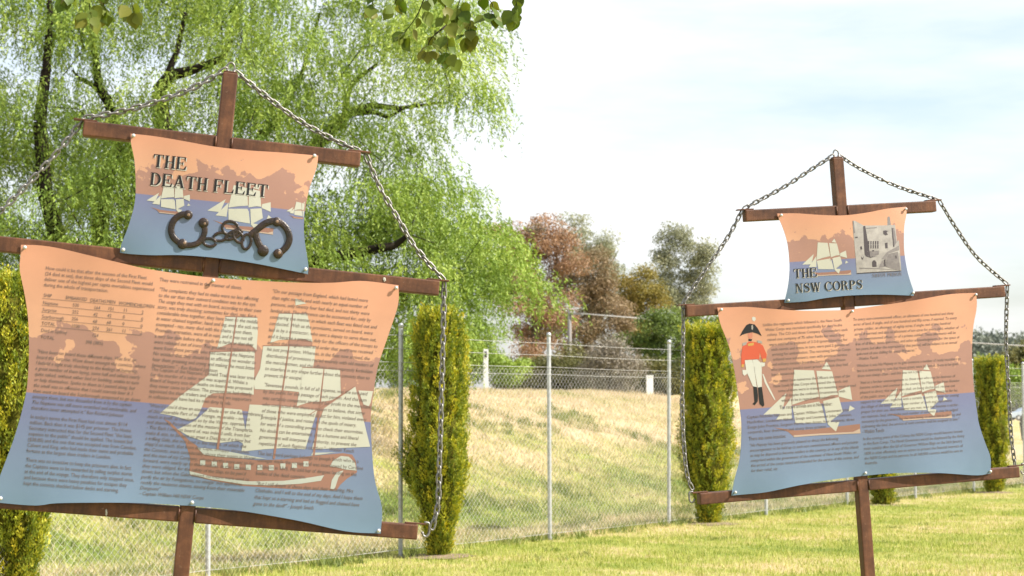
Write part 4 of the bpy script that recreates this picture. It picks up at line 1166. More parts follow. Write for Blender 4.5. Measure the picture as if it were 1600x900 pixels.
L_big = Panel(LS, [
    [(32.5, 382), (62, 383), (93.4, 388), (138.7, 399), (186.8, 410.7), (240, 422), (330.8, 433.4), (445.6, 441), (515, 442), (567, 438.8), (623.4, 445.3)],
    [(623.4, 445.3), (622.5, 475.6), (607.5, 521.9), (590, 573.9), (582.5, 620), (579, 651), (580.4, 697), (585.7, 750.6), (597, 793.3), (595.5, 834)],
    [(595.5, 834), (541.3, 830.4), (463, 812.9), (377.8, 798.6), (310, 791.5), (285, 789.8), (200, 785.5), (93.4, 786), (56, 790), (0, 786), (-10, 784)],
    [(-10, 784), (-8, 765), (5.3, 729.5), (21.3, 686.8), (34.7, 641.4), (42.7, 601.4), (45.4, 546.9), (44, 498.8), (38.7, 461.4), (30.7, 421.4), (31.5, 402.7), (32.5, 382)]],
    True, 0.026, ((41, 611), (579, 660)), dict(scale=1.0, band=0.26), 'large lower sail panel with three columns of text and a big sailing ship', 3.0)
# the small ship drawing, normalised: bowsprit tip at 0, stern at 1
tip_ = L_small.pt(230 + 528 * .1778, 260 + 388 * .1778); st_ = L_small.pt(230 + 1107 * .1778, 260 + 590 * .1778)
SHIP_N = {}
for key in SMALL_SHIP:
    SHIP_N[key] = []
    for poly in SMALL_SHIP[key]:
        q = [L_small.pt(230 + x * .1778, 260 + y * .1778) for x, y in poly]
        SHIP_N[key].append([((p.x - tip_.x) / (st_.x - tip_.x), (p.z - tip_.z) / (st_.x - tip_.x)) for p in q])
small_ship(L_small, (230 + 528 * .1778, 260 + 388 * .1778), (230 + 1107 * .1778, 260 + 590 * .1778))
small_ship(L_small, (229.0, 313.2), (300.5, 325))
small_ship(L_small, (447.6, 330.0), (486, 345), (474.0, 340))
title(L_small, 'THE', (238.2, 260.2), (291.0, 265.0), 19.8)
title(L_small, 'DEATH FLEET', (234.0, 288.8), (417.5, 309.2), 19.8)
# leg irons picture
def leg_irons(panel):
    org, sc = (230, 260), 0.1778
    pm_ = sc * panel.sign.P.y / F
    def bar(bm, pts, w, z):
        c = catmull([panel.pt(org[0] + x * sc, org[1] + y * sc, 0.0) for x, y in pts], 0.006)
        b2 = bmesh.new(); tube(b2, [(q.x, 0, q.z) for q in c], w * pm_ / 2, 10)
        merge(bm, b2, z)
    def merge(bm, b2, z):
        mp = {v: bm.verts.new(panel.lifted(v.co.x, v.co.z, z - v.co.y * 0.35)) for v in b2.verts}
        for f in b2.faces: bm.faces.new([mp[v] for v in f.verts])
        b2.free()
    def knob(bm, x, y, rr_, z):
        q = panel.pt(org[0] + x * sc, org[1] + y * sc)
        b2 = bmesh.new(); bmesh.ops.create_uvsphere(b2, u_segments=14, v_segments=8, radius=rr_ * pm_, matrix=Matrix.Translation((q.x, 0, q.z)))
        merge(bm, b2, z)
    def loop(bm, cx, cy, rx, ry, rot, w, z):
        ca, sa = math.cos(R(rot)), math.sin(R(rot))
        bar(bm, [(cx + rx * math.cos(t_) * ca - ry * math.sin(t_) * sa, cy + rx * math.cos(t_) * sa + ry * math.sin(t_) * ca) for t_ in [2 * math.pi * q / 14 for q in range(15)]], w, z)
    parts = []
    bm = bmesh.new()
    bar(bm, [(355, 425), (300, 425), (240, 468), (210, 545), (228, 620), (290, 678)], 58, 0.003); knob(bm, 358, 427, 42, 0.004); knob(bm, 308, 682, 46, 0.004)
    bar(bm, [(308, 690), (400, 690), (468, 655), (505, 575), (494, 492)], 52, 0.003); knob(bm, 495, 497, 46, 0.004)
    panel.add('leg_iron_print', bm, M['iron'])
    bm = bmesh.new()
    bar(bm, [(905, 605), (960, 560), (1040, 500), (1135, 482), (1215, 535), (1250, 625), (1225, 705), (1155, 768)], 60, 0.003); knob(bm, 1138, 488, 42, 0.004); knob(bm, 1150, 768, 44, 0.004)
    bar(bm, [(950, 590), (975, 670), (1018, 742)], 62, 0.003); knob(bm, 1018, 742, 52, 0.004)
    panel.add('leg_iron_print', bm, M['iron'])
    for a_ in ((548, 668, 56, 34, 10), (645, 618, 62, 36, -10), (730, 545, 72, 62, 20), (760, 600, 78, 30, -25), (800, 620, 58, 36, 55), (872, 662, 40, 66, 10)):
        bm = bmesh.new(); loop(bm, *a_, 26, 0.003 + 0.0006 * (a_[0] % 3)); panel.add('chain_link_print', bm, M['iron'])
    for x, y in ((362, 428), (503, 503), (1140, 486), (1158, 762), (325, 675)):
        bm = bmesh.new(); knob(bm, x, y, 15, 0.0095); panel.add('rivet_print', bm, M['iron_hi'])
leg_irons(L_small)
big_ship(L_big)
L_small.screws([(208.5, 212.5), (491, 244), (192.5, 390.5), (477, 421)])
L_big.screws([(39, 387), (333, 438.5), (618.5, 449.8), (1, 778.5), (300, 785), (591, 829)])
L_big.screws([])

c1 = ['How could it be that after the success of the First Fleet', '(24 died at sea), that three ships of the Second Fleet would', 'deliver one of the highest per capita mortalities experienced', 'during the whole of transportation.']
block(L_big, (71.5, 418.7), (68.6, 444.7), c1, (240.8, 452.6), 2)
def table(panel):
    rows = [('SHIP', 'EMBARKED', 'DEATHS', 'MEN', 'WOMEN', 'CHILDREN'), ('Neptune', '530', '164', '151', '11', '2'), ('Surprise', '252', '42', '42', '0', '0'), ('Scarborough', '256', '68', '68', '0', '0'), ('TOTAL', '1038', '274', '261', '11', '2'), ('Died in Sydney', '', '124', '', '', ''), ('TOTAL', '', '398 (38%)', '', '', '')]
    xs = [(195, 355), (435, 380), (700, 408), (880, 422), (1008, 440), (1175, 458)]
    xn = [(188, 435), (510, 460), (740, 488), (890, 500), (1058, 515), (1255, 540)]
    dx, dy = -5.0 , 74.5
    items, bm = [], bmesh.new()
    o, k_ = (40, 410), 1 / 6.924
    size = 0.0205
    for i, row in enumerate(rows):
        src = xs if i == 0 else xn
        for j, s_ in enumerate(row):
            if not s_: continue
            x, y = src[j]
            if i > 0: x, y = x + dx * (i - 1), y + dy * (i - 1)
            if i == 6 and j == 2: x -= 65
            q = panel.pt(o[0] + x * k_, o[1] + y * k_); items.append((q.x, q.z - size * 0.3, s_, 0.0))
        if i < 5:
            y0 = 385 + dy * i; a_, b_ = panel.pt(o[0] + (182 + dx * i) * k_, o[1] + y0 * k_), panel.pt(o[0] + (1275 + dx * i) * k_, o[1] + (y0 + 108) * k_)
            zz = (a_.z + b_.z) / 2
            panel.poly_uv(bm, [(a_.x, zz - 0.0007), (b_.x, zz - 0.0007), (b_.x, zz + 0.0007), (a_.x, zz + 0.0007)], 0.0010)
    text_lines(panel, items, size, 'table_text', 0.0, 0.86)
    panel.add('table_rule_print', bm, M['ink'])
table(L_big)
block(L_big, (58.2, 548.7), (48.8, 636.8), ['"Have been on board these different ships. Was first on', 'board the Surprise. Went down amongst the convicts, where', 'I beheld a sight truly shocking to the feelings of humanity,', 'a great number of them laying, some half and others nearly', 'quite naked, without either bed or bedding, unable to turn', 'or help themselves. Spoke to them as I passed along, but', 'the smell was so offensive that I could scarcely bear it. I', 'then went on board the Scarborough; proposed to go down', 'amongst them, but was dissuaded from it by the captain.', 'The Neptune was still more wretched and intolerable, and', 'therefore never attempted it." Rev Richard Johnson'], (227, 574), 1, 0.22)
block(L_big, (48, 650.7), (41.8, 703.8), ["In today's terms the First Fleet had cost almost $114", 'million. Back then it was $145 per prisoner. The Home', 'Secretary instructed that for the Second Fleet "the least', 'expense to the public" should be applied. The lowest bid', '($38.80) and the one that was accepted was from Camden,', 'Calvert and King, who had made their name and probable', 'fortune as the largest slave traders in London.'], (212.8, 701.8), 4)
block(L_big, (40.7, 718), (36.8, 754.6), ['There was no incentive to keep the prisoners alive. In fact', 'the Captains were to be rewarded by selling surplus stores', 'at the end of the voyage. They therefore only stopped once,', 'and because there were heavy penalties for escapes they', 'kept the convicts shackled below decks and starving.'], (209, 751.5), 2)
block(L_big, (249.7, 436.7), (249.7, 436.7), ['They were restrained in the manner of slaves.'], (378, 450.7), 0)
block(L_big, (248.7, 452), (237.5, 570), ['"The complaints they had to make were no less affecting', 'to the ear than their outward condition was to the eye.', 'The usage they met with on board, according to their own', 'story, was truly shocking; sometimes for days, nay, for a', 'considerable time together, they have been to the middle', 'in water chained together, hand and leg, even the sick not', 'exempted - nay, many died with the chains upon them.', 'Promises, entreaties, were all in vain, and it was not till', 'a very few days before they made the harbour that they', 'were released out of irons. The greatest complaints by far', 'were from those persons who had come in the Neptune.', 'No wonder that they should be so afflicted; no wonder to', 'hear them groaning and crying and making the most bitter', 'lamentations." - Rev Richard Johnson'], (403.3, 468.7), 0, 0.22)
block(L_big, (236.7, 576.3), (232.7, 619), ['The Captain of the Neptune, Donald Trail, was later tried', 'for the murder of a sailor and was acquitted. Whilst a', 'Board of Inquiry into the deaths on board was proposed', 'they never came to fruition. The government had clearly', 'appointed the slave traders and other known supporters', 'in collusion may have had its own dirty hands.'], (398.7, 591), 0)
block(L_big, (232.7, 633), (217.8, 770.4), ["\"Wou'd I cou'd draw an eternal Shade over the Remembrance", 'of this miserable Part of our Voyage, miserable - not so', 'much in itself, as rendered so by the Villany, oppression', 'and shameful Peculation of the masters of the Transports.', '- The Bark I was on board of, was indeed unfit, from her', 'make & size, to be sent so great a Distance; if it blew but', 'a trifling Gale, she was Lost in the waters, of which she', "shipp'd so much, that from the Cape, unhappy Wretches,", 'the Convicts, were considerably above their waists in Water,', 'and the men of my Company, whose Berths were not so far', 'forward, were nearly up to their middles. In this situation', "they were obliged, for the safety of the Ship, to be pen'd", 'down; but when the Gales abated, no means were used to', 'purify the air by Fumigations, no vinegar was applied to', 'rectify the nauseous steams, issuing from their miserable', 'Dungeons"', '- Captain William Hill NSW Corps'], (381, 767.5), 14, 0.22)
block(L_big, (425.6, 454.7), (413, 585.7), ['"On our passage from England, which had lasted more', 'than eight months and with nearly an equal number of', 'persons, only twenty four had died, and not thirty were', 'landed sick. The difference can be accounted for, only by', 'comparing the manner in which each fleet was fitted out and', 'conducted. With us the provisions, served on board, were', 'laid in by a contractor, who sent a deputy to serve them out,', 'and it became a practice, duly for the officers of the troops to', 'inspect the weights used and order that every one received', 'his just proportion. Whereas, in the fleet now arrived, the', 'distribution of provisions rested entirely with old masters of', 'the merchantmen, and the officers were expressly forbidden', 'to interfere in any shape further about the convicts than to', 'prevent their escape.'], (574.4, 470.7), 0, 0.22, size_k=0.80)
block(L_big, (412.4, 601), (404, 692.4), ['"Seventeen pounds, in full of all expense, was the sum paid', 'by the public for the passage of each person. And this sum', 'was certainly competent to afford fair profit to the merchants', 'who contracted. But there is reason to believe, that some', 'of those who were employed to act for him, violated every', 'principle of justice, and rioted on the spoils of misery,', 'for want of a controlling power to check their enormities.', 'No doubt can be entertained, that a humane and liberal', 'government will interpose its authority, to prevent the', 'repetition of such flagitious conduct." - Watkin Tench'], (573, 617), 0, 0.22, size_k=0.80)
block(L_big, (403.2, 708), (400, 739), ['The last word perhaps belongs to Joseph Smith who as a', 'teenager made the voyage and was interviewed by Caroline', 'Chisholm in 1845. He told her of dingoes feeding on the', 'bodies of the dead convicts.'], (567, 735), 1, size_k=0.80)
block(L_big, (400, 755.4), (396, 786.5), ['"But I still dream of those days and their suffering, Mrs', 'Chisholm, and I will to the end of my days. And I hope them', 'that kept us a-starving and had us flogged and chained have', 'gone to the devil!" - Joseph Smith'], (565.7, 779.5), 1, 0.22, size_k=0.80)

# ---------------- right sign
RS = Sign('mast_sign', 'rusty brown mast sign on the right with two curved sail panels and a soldier picture', (1310, 246), 11.1, R(13.0), R(-4.0))
frame(RS)
R_small = Panel(RS, [
    [(1215.6, 333.3), (1244.4, 333.3), (1280, 336), (1315.6, 336.9), (1351, 332.8), (1386.7, 326), (1417.3, 322.7)],
    [(1417.3, 322.7), (1417.3, 334), (1412.5, 355.6), (1411.6, 391), (1416, 419.6), (1422, 439), (1429.4, 457), (1429.4, 462)],
    [(1429.4, 462), (1404.5, 461), (1369, 460.5), (1324.5, 462), (1289, 465.8), (1258.7, 471), (1227, 473)],
    [(1227, 473), (1227.6, 467.6), (1231, 448), (1233, 417.8), (1230, 382), (1223, 355.6), (1217, 339.6), (1215.6, 333.3)]],
    False, 0.028, ((1233.8, 408), (1411.6, 400)), dict(scale=1.7, band=0.14), 'small upper sail panel titled THE NSW CORPS', 5.0)
R_big = Panel(RS, [
    [(1122.2, 480.3), (1142, 479.9), (1167.7, 479.4), (1205, 482.7), (1251.7, 485.5), (1298.4, 485), (1330, 483.4), (1378, 476.8), (1425, 469.8), (1483.3, 459.8), (1527, 457.3)],
    [(1527, 457.3), (1527.2, 480), (1520.7, 513), (1518.3, 555), (1520, 599), (1526.5, 648), (1529.5, 664), (1539, 691), (1548.4, 714.8), (1549.4, 740)],
    [(1549.4, 740), (1525.8, 742.8), (1465, 739), (1404, 739), (1352, 743.4), (1296, 750), (1245.6, 758.6), (1195, 769.4), (1144, 774.5)],
    [(1144, 774.5), (1148.4, 748.5), (1156, 714.8), (1158, 667.5), (1155, 635), (1149, 590), (1139.7, 543.4), (1125.7, 503.7), (1122.2, 480.3)]],
    True, 0.026, ((1156, 636.7), (1518, 615.6)), dict(scale=1.0, band=0.34), 'large lower sail panel with two columns of text and an officer in a red coat', 8.0)
small_ship(R_small, (1253.5, 413.5), (1330, 425))
small_ship(R_big, (1193, 648), (1344, 662))
small_ship(R_big, (1376, 631), (1487, 645))
title(R_small, 'THE', (1240.5, 434.2), (1277.0, 432), 13.8)
title(R_small, 'NSW CORPS', (1242.6, 457.0), (1347.6, 450.9), 13.8)
title(R_small, 'SAVOY PRISON', (1363, 433.2), (1409, 430.0), 5.6, False, 'caption_letter', M['ink'])
def prison(p):
    o, k_ = (1320, 325), 0.1333
    def grp(name, mat, lift, polys):
        for q in polys:
            bm = bmesh.new(); p.poly_px(bm, q, lift, o, k_)
            p.add(name, bm, M[mat])
    grp('engraving_print', 'stone', 0.0004, [[(90, 150), (122, 150), (132, 205), (220, 205), (498, 203), (500, 112), (512, 98), (526, 104), (540, 200), (590, 200), (612, 402), (622, 375), (634, 390), (662, 738), (400, 752), (140, 770), (112, 420), (100, 300)]])
    grp('engraving_shade_print', 'stone_m', 0.0007, [[(500, 112), (512, 98), (526, 104), (540, 200), (508, 200)], [(90, 150), (104, 150), (122, 290), (104, 300)], [(430, 600), (490, 520), (560, 480), (634, 440), (636, 495), (512, 532), (482, 600)], [(484, 602), (512, 540), (620, 512), (652, 735), (560, 715), (480, 690)], [(395, 700), (440, 610), (470, 690)], [(548, 232), (580, 235), (606, 400), (575, 460), (552, 330)], [(250, 232), (375, 225), (372, 236), (252, 246)], [(265, 505), (400, 500), (398, 545), (300, 580), (268, 560)], [(170, 700), (400, 706), (640, 730), (400, 716), (170, 712)]])
    w = [[(272 + 27 * i, y0), (286 + 27 * i, y0 - 2), (286 + 27 * i, y0 + 40), (272 + 27 * i, y0 + 42)] for i in range(5) for y0 in (388, 434)]
    w += [[(215, 215), (238, 208), (250, 400), (262, 545), (300, 572), (380, 566), (300, 584), (250, 568), (232, 545), (222, 380)], [(318, 640), (330, 615), (352, 612), (370, 636), (372, 690), (322, 692)], [(448, 268), (478, 262), (506, 270), (480, 276), (470, 300), (504, 312), (476, 322), (452, 306)], [(470, 410), (500, 405), (502, 470), (474, 474)], [(180, 455), (198, 445), (205, 482), (186, 488)], [(190, 565), (205, 590), (222, 562), (212, 606), (196, 600)], [(455, 610), (476, 600), (478, 686), (460, 680)], [(548, 235), (560, 235), (580, 455), (568, 460)], [(120, 340), (150, 335), (152, 350), (124, 352)], [(318, 495), (345, 492), (340, 510), (322, 510)], [(140, 762), (400, 746), (660, 734), (661, 742), (400, 756), (142, 771)], [(590, 560), (604, 556), (608, 590), (596, 594)]]
    grp('engraving_line_print', 'stone_d', 0.0011, w)
prison(R_small)
def soldier(p):
    o, k_ = (1130, 480), 0.2
    def grp(name, mat, lift, polys):
        for q in polys:
            bm = bmesh.new(); p.poly_px(bm, q, lift, o, k_)
            p.add(name, bm, M[mat])
    grp('officer_coat_print', 'red', 0.0004, [[(165, 290), (205, 268), (240, 270), (280, 280), (310, 300), (340, 370), (335, 412), (318, 425), (300, 402), (286, 350), (281, 405), (172, 410), (160, 467), (142, 470), (140, 380), (150, 310)]])
    grp('officer_white_print', 'pwhite', 0.0006, [[(168, 415), (226, 411), (240, 470), (262, 624), (232, 618), (205, 540), (180, 500)], [(228, 411), (265, 408), (300, 440), (298, 520), (302, 622), (269, 627), (247, 470)], [(150, 490), (180, 490), (187, 520), (165, 536), (152, 520)], [(295, 430), (327, 435), (323, 460), (303, 466)], [(224, 82), (236, 74), (252, 80), (254, 96), (242, 112), (228, 102)], [(305, 520), (316, 525), (342, 590), (375, 655), (407, 722), (402, 727), (365, 665), (325, 590)], [(172, 402), (280, 392), (281, 400), (173, 409)]])
    grp('officer_hat_print', 'title', 0.0008, [[(128, 228), (150, 185), (180, 140), (205, 128), (245, 135), (270, 165), (290, 210), (301, 226), (270, 208), (230, 195), (180, 205), (150, 215)], [(196, 249), (226, 249), (222, 264), (199, 264)]])
    grp('officer_boot_print', 'title', 0.0010, [[(234, 612), (263, 622), (271, 690), (270, 735), (246, 766), (229, 755), (256, 728), (246, 680)], [(271, 627), (302, 622), (305, 730), (321, 765), (310, 778), (284, 756), (277, 700)]])
    grp('officer_face_print', 'skin', 0.0006, [[(192, 204), (229, 199), (229, 235), (212, 250), (197, 241)]])
    grp('officer_gold_print', 'gold', 0.0010, [[(190, 286), (240, 276), (236, 298), (196, 304)], [(308, 402), (334, 400), (332, 424), (310, 430)], [(143, 448), (162, 446), (160, 467), (142, 470)]])
    grp('officer_epaulette_print', 'pgrey', 0.0010, [[(150, 280), (185, 270), (180, 294), (150, 302)], [(265, 258), (298, 263), (306, 282), (270, 280)], [(220, 142), (230, 138), (234, 160), (230, 178), (220, 172)]])
soldier(R_big)
R_small.screws([(1219.5, 336.5), (1414, 327), (1230.5, 469.5), (1425.5, 457.5)])
R_big.screws([(1126, 484), (1330.5, 486.5), (1523.5, 460.5), (1148, 769), (1351, 739), (1546, 736.5)])
block(R_big, (1192, 507.8), (1205.7, 585.3), ['Unlike the regiments which followed it, the New South', 'Wales Corps was recruited specifically for duty in the', 'colony. The CO and three Company Commanders each', 'raised one company of 75 other Ranks for which they', 'were entitled to payment of 3-3-0 (pounds)sterling for', 'each recruit and these, in turn, were paid 2 guineas on', 'arriving for embarkation. The recruiting Service Corps', 'enlisted new volunteers, men with previous service', 'and military inmates from the Savoy Military Prison', 'who joined to avoid a court prison in which they had', 'been sentenced.'], (1314.8, 501.3), 0, indents=[1192, 1195.8, 1198.7, 1199, 1202, 1205, 1206.6, 1208, 1206, 1205, 1205.7], size_k=0.80)
block(R_big, (1208.7, 595.6), (1221, 626), ['No matter how numerous the Officers and men of the', 'New South Wales Corps who joined this march, and', 'some of them were in transport mounting, most served', 'well despite the confused circumstances with', 'which to be in regard and condemned.'], (1328, 588.5), 0, indents=[1208.7, 1208.7, 1215.6, 1222, 1221], size_k=0.80)
block(R_big, (1218, 637), (1218, 637), ['The recent arrivals are in November:'], (1300, 631), 0)
block(R_big, (1167, 652), (1168.7, 675.6), ['Captain Nicholas Nepean and Captain William Hill, Lieutenant John', 'MacArthur, Lieutenant Abbott, Ensign and Lieutenant John Townson,', 'Ensign John Prentice, Surgeon Harris, two dozen, four sergeants, three', 'corporals, four drummers and ninety three privates.'], (1326, 640), 0, size_k=0.80)
block(R_big, (1170, 685.6), (1170, 685.6), ['There was some incentive:'], (1228, 682), 0)
block(R_big, (1171, 696), (1173.7, 735.6), ['"His Majesty has been graciously pleased to direct the following', 'encouragement to be held up to such non commissioned officers and privates', 'as may be disposed to become settlers in this country, or in any of the islands', 'comprised within the government of the continent of New South Wales, on', 'the arrival of the corps raised and intended for the service of this colony, and', 'for their relief, viz:'], (1340.5, 692), 1, 0.22, size_k=0.80)
block(R_big, (1332.7, 499.3), (1338.7, 560.8), ['To every non-commissioned officer, an allotment of one hundred and thirty', 'acres of land, if single, and of one hundred and fifty acres, if married. To every', 'private soldier, an allotment of eighty acres, if single, and of one hundred', 'acres, if married; and also an allotment of ten acres for every child, whether of', 'a non-commissioned officer, or of a private soldier. These allotments will be', 'free of all fines, taxes, quit-rents, and other acknowledgments, for the space of', 'ten years; but after the expiration of that period, will be subject to an annual', 'quit-rent of one shilling for every fifty acres."', '- Watkin Tench'], (1490, 490.6), 0, 0.22, size_k=0.80)
block(R_big, (1339, 571.5), (1340.2, 587.3), ['Whether it was His Majesty or to give someone a number of ready incentives to', 'but it is interesting to note that those grants were by favour, those to be given', 'these men always often - and this was not a year!'], (1501, 562), 0, size_k=0.80)
block(R_big, (1342.7, 598), (1346.5, 666.5), ['"And as a further encouragement to those men who may be desirous of', 'become settlers, and continue in the country, his Majesty has been likewise', 'pleased to direct, that every man shall, on being discharged, receive out', 'of the public store, a portion of cloathing and one year\'s provision for his', 'support for one year, together with a suitable quantity of grain for sowing', 'the village of the land; and a proper number of tools and implements', 'proper for their use. And whenever any man, who may become a settler,', 'can maintain, feed, and clothe such number of servants as may be judged', 'necessary by the governor, for the time being, to assist him in clearing and', 'cultivating the land, the service of such convicts shall be assigned to him."'], (1492, 587), 0, 0.22, size_k=0.80)
block(R_big, (1347.5, 674.7), (1347.5, 674.7), ['- Watkin Tench'], (1381, 672), 0)
block(R_big, (1348.8, 685.8), (1351.4, 724), ['In the coming years of the Colony the NSW Corps would become known', 'as the Rum Corps. The Naval Governors would be displeased by the Army', 'most notably after the fall of Governor William Bligh on the 26th January', '1808 in what effectively was an action to protect the financial interests of', 'the NSW Corps and its patrons. In all 160,000 convicts would be sent to', 'Australia.'], (1503.5, 673.8), 0, size_k=0.80)

def dropping(sign, x, y, w, h, seed):
    rd = random.Random(seed); u, v = sign.uv(x, y, 0.0); bm = bmesh.new()
    vs = [bm.verts.new((u + math.cos(a_) * w * rd.uniform(0.5, 1.1), -0.0007 - rd.uniform(0, 0.0006), v + math.sin(a_) * h * rd.uniform(0.5, 1.2))) for a_ in [2 * math.pi * q / 13 for q in range(13)]]
    c = bm.verts.new((u, -0.003, v))
    for q in range(13): bm.faces.new((c, vs[q], vs[(q + 1) % 13]))
    bm_obj('bird_dropping', bm, M['title_hi'], sign.root)
dropping(LS, 601, 437, 0.008, 0.013, 1); dropping(LS, 166, 801, 0.005, 0.018, 2); dropping(LS, 120, 374, 0.004, 0.008, 3)

# ---------------- chains, each link a piece of its own
def link_mesh():
    bm = bmesh.new(); pitch, w, wr_ = 0.034, 0.0195, 0.0047
    pts = []
    hl = pitch / 2 + wr_ - w / 2 + 0.0005
    for q in range(8): a_ = -math.pi / 2 + math.pi * q / 7; pts.append((hl + w / 2 * math.cos(a_), w / 2 * math.sin(a_)))
    for q in range(8): a_ = math.pi / 2 + math.pi * q / 7; pts.append((-hl + w / 2 * math.cos(a_), w / 2 * math.sin(a_)))
    n = len(pts); rings = []
    for i in range(n):
        d = Vector(pts[(i + 1) % n]) - Vector(pts[i - 1]); d.normalize(); nn = Vector((d.y, -d.x))
        rings.append([bm.verts.new((pts[i][0] + nn.x * wr_ * math.cos(t_), pts[i][1] + nn.y * wr_ * math.cos(t_), wr_ * math.sin(t_))) for t_ in [2 * math.pi * k / 6 for k in range(6)]])
    for i in range(n):
        for k in range(6): bm.faces.new((rings[i][k], rings[(i + 1) % n][k], rings[(i + 1) % n][(k + 1) % 6], rings[i][(k + 1) % 6]))
    bmesh.ops.recalc_face_normals(bm, faces=bm.faces)
    m = bpy.data.meshes.new('chain_link'); bm.to_mesh(m); bm.free(); smooth(m); m.materials.append(M['chain']); return m
LINK = link_mesh()

def chain(sign, label, legs):
    """legs: lists of (u, v) in the plane of the sign, one list for each hanging stretch"""
    root = tag(empty('chain', sign.m @ Vector((legs[0][0][0], NPOST / 2, legs[0][0][1]))), label, 'chain', 'steel chains of the mast signs')
    k = 0
    for leg in legs:
        pts = catmull([sign.m @ Vector((u, NPOST / 2, v)) for u, v in leg], None)
        L = sum((pts[i] - pts[i - 1]).length for i in range(1, len(pts)))
        n = max(2, round(L / 0.034))
        pts = catmull([sign.m @ Vector((u, NPOST / 2, v)) for u, v in leg], L / n * 0.9999)
        for i in range(len(pts) - 1):
            mid = (pts[i] + pts[i + 1]) / 2; t_ = (pts[i + 1] - pts[i]).normalized()
            nn = Vector(sign.N); s_ = t_.cross(nn).normalized(); nn = s_.cross(t_)
            ang = R(18 + random.gauss(0, 10)) + (math.pi / 2 if k % 2 else 0); k += 1
            y_ = s_ * math.cos(ang) + nn * math.sin(ang); z_ = t_.cross(y_)
            m = Matrix((t_, y_, z_)).transposed().to_4x4(); m.translation = mid - root.location
            o = link('link', LINK, None, root); o.matrix_local = m
def px_legs(sign, legs): return [[sign.uv(*q, -NPOST / 2) if q[1] is not None else q for q in leg] for leg in legs]
def uvL(u, dv, s): return (u, s.L + dv)
chain(LS, 'grey steel chain down the right side of the left sign',
      px_legs(LS, [[(368, 112), (415, 150), (470, 190), (525, 220), (572, 240)], [(572, 243), (592, 290), (618, 335), (650, 388), (694, 438)], [(694, 441), (692, 540), (689, 650), (686, 740), (684, 790), (675, 826)]]))
chain(LS, 'grey steel chain down the left side of the left sign',
      px_legs(LS, [[(354, 108), (300, 138), (240, 160), (185, 175), (133, 184)]]) + [[LS.uv(130, 187, -NPOST / 2), LS.uv(96, 230, -NPOST / 2), LS.uv(55, 275, -NPOST / 2), LS.uv(0, 330, -NPOST / 2), uvL(-1.015, -0.79, LS)], [uvL(-1.015, -0.80, LS), uvL(-1.03, -1.3, LS), uvL(-1.02, -1.84, LS)]])
chain(RS, 'grey steel chain down the left side of the right sign',
      px_legs(RS, [[(1302, 243), (1270, 263), (1225, 292), (1162, 326)], [(1160, 328), (1140, 366), (1112, 408), (1068, 472)], [(1068, 474), (1067, 560), (1066, 640), (1070, 715), (1075, 748), (1082, 764)]]))
chain(RS, 'grey steel chain down the right side of the right sign',
      px_legs(RS, [[(1312, 243), (1345, 264), (1400, 290), (1466, 312)], [(1468, 314), (1490, 350), (1525, 400), (1574, 444)], [(1574, 447), (1572, 530), (1576, 610), (1580, 680), (1586, 728)]]))

# ------------------------------------------------------------------ branch hanging in from above
def leaf_mesh(seed):
    rd = random.Random(seed); bm = bmesh.new()
    prof = [(0.0, 0.0), (0.06, 0.20), (0.22, 0.40), (0.42, 0.44), (0.62, 0.35), (0.82, 0.15), (1.0, 0.0)]
    mid, lf, rt = [], [], []
    curl, fold = rd.uniform(-0.25, 0.3), rd.uniform(0.05, 0.35)
    for t_, w_ in prof:
        zc = curl * t_ * t_
        mid.append(bm.verts.new((t_, 0, zc)))
        if 0 < w_:
            lf.append(bm.verts.new((t_, w_ * rd.uniform(0.92, 1.06), zc + fold * w_ + rd.uniform(-.02, .02)))); rt.append(bm.verts.new((t_, -w_ * rd.uniform(0.92, 1.06), zc + fold * w_ + rd.uniform(-.02, .02))))
    for S_, fl in ((lf, False), (rt, True)):
        ch = [mid[0]] + S_ + [mid[-1]]
        for i in range(len(mid) - 1):
            if i == 0: f = (mid[0], mid[1], S_[0])
            elif i == len(mid) - 2: f = (mid[i], mid[i + 1], S_[-1])
            else: f = (mid[i], mid[i + 1], S_[i], S_[i - 1])
            bm.faces.new(f if not fl else tuple(reversed(f)))
    tube(bm, [(-0.45, 0, 0.12), (-0.2, 0, 0.02), (0, 0, 0)], 0.016, 4, cap=False)
    m = bpy.data.meshes.new('leaf'); bm.to_mesh(m); bm.free(); smooth(m); m.materials.append(M['leaf'])
    a_ = m.attributes.new('tint', 'FLOAT', 'POINT'); a_.data.foreach_set('value', np.full(len(m.vertices), min(1, max(0, rd.gauss(0.5, 0.28))), dtype=np.float32))
    return m
LEAVES = [leaf_mesh(q) for q in range(14)]

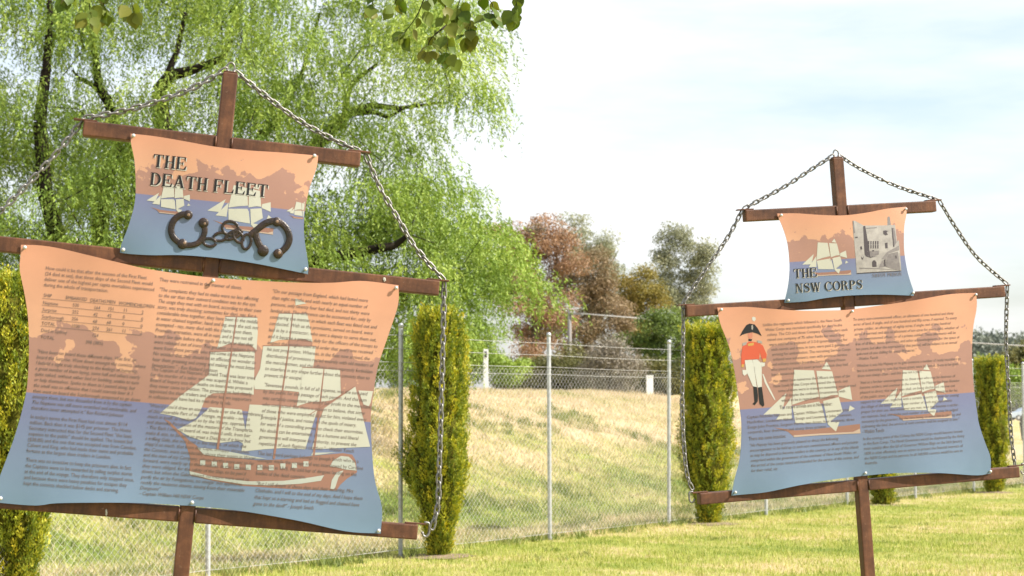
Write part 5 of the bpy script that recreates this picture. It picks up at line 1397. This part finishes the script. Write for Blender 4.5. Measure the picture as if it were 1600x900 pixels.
def overhang():
    TY = 8.6
    b = Vector((-4.6, 7.4, 0))
    root = tag(empty('overhanging_tree', b), 'leafy tree whose branch tips hang into the top of the picture', 'tree')
    bm = bmesh.new()
    def q(x, y, dy=0.0): return at(x, y, TY + dy) - b
    fork = Vector((0.3, 0.2, 2.9))
    tube(bm, catmull([(0, 0, -0.1), (0.05, 0, 1.2), fork], 0.25), 0.12, 10)
    limb = [fork, Vector((1.2, 0.6, 3.75)), q(60, -150), q(330, -170), q(560, -120), q(690, -75), q(800, -55), q(900, -40)]
    c = catmull(limb, 0.1); tube(bm, c, [0.085 - 0.072 * i / len(c) for i in range(len(c))], 8)
    limb2 = [fork, Vector((0.1, 0.1, 4.2)), Vector((0.6, -0.3, 5.3))]
    c = catmull(limb2, 0.15); tube(bm, c, [0.08 - 0.06 * i / len(c) for i in range(len(c))], 8)
    twigs = [[(690, -75), (694, -20), (697, 30), (698, 62), (703, 88)], [(690, -75), (672, -30), (658, 10), (648, 30), (628, 56)], [(640, -95), (600, -35), (582, 0), (588, 12)], [(760, -60), (752, -20), (770, 8), (766, 22)], [(830, -50), (810, -15), (806, 12), (804, 24)], [(697, 20), (722, 24), (735, 34), (728, 52)], [(698, 40), (682, 52), (672, 62), (668, 74)], [(900, -60), (872, -48), (861, -32)],
             [(190, -155), (172, -60), (160, -10), (165, 16)], [(190, -150), (210, -50), (206, 0), (210, 18)], [(160, -150), (130, -60), (110, -22), (103, -6)], [(640, -95), (640, -40), (622, -5), (614, 12)], [(720, -70), (722, -20), (716, 8), (712, 20)], [(160, -60), (145, -20), (140, 6), (141, 20)]]
    rd = random.Random(8)
    ends = []
    for tw in twigs:
        dy = rd.uniform(-0.25, 0.25)
        c = catmull([q(x, y, dy * min(1, i)) for i, (x, y) in enumerate(tw)], 0.02)
        tube(bm, c, [max(0.0016, 0.006 - 0.005 * i / len(c)) for i in range(len(c))], 6)
        for i, p in enumerate(c):
            f = i / len(c)
            if f > 0.30 and rd.random() < 0.62: ends.append(p)
        ends += [c[-1], c[-1], c[-2]]
    bm_obj('trunk', bm, M['bark'], root, True)
    for p in ends:
        d = Vector((rd.gauss(0, 0.5), rd.gauss(0, 0.5), -1.0)).normalized()
        roll = Vector((rd.gauss(0, 0.7), -1, rd.gauss(0, 0.4))).normalized()
        y_ = roll.cross(d).normalized(); z_ = d.cross(y_)
        s_ = rd.uniform(0.050, 0.078)
        m = Matrix((d * s_, y_ * s_, z_ * s_)).transposed().to_4x4(); m.translation = p + d * s_ * 0.45
        o = link('leaf', LEAVES[rd.randrange(14)], None, root); o.matrix_local = m
    # the rest of the crown, above and beside the view
    r = np.random.default_rng(12); n = 2600
    cen = np.array([tuple(Vector((0.6, 0.0, 5.2))), tuple(Vector((0.0, 0.4, 4.6))), tuple(Vector((1.4, 0.6, 4.9)))])
    p = cen[r.integers(0, 3, n)] + unit(r.normal(size=(n, 3))) * (r.random((n, 1)) ** 0.4) * np.array([1.1, 1.1, 0.75])
    v, f_, t = leaf_cloud(p, unit(r.normal(0, .6, (n, 3)) + np.array([0, 0, -1.0])), r.uniform(0.06, 0.085, n), r.uniform(0.045, 0.06, n), r, r.normal(0.4, 0.2, n))
    tag(link('crown', np_mesh('overhang_crown', v, f_, t), M['leaf'], root), kind='stuff')
overhang()
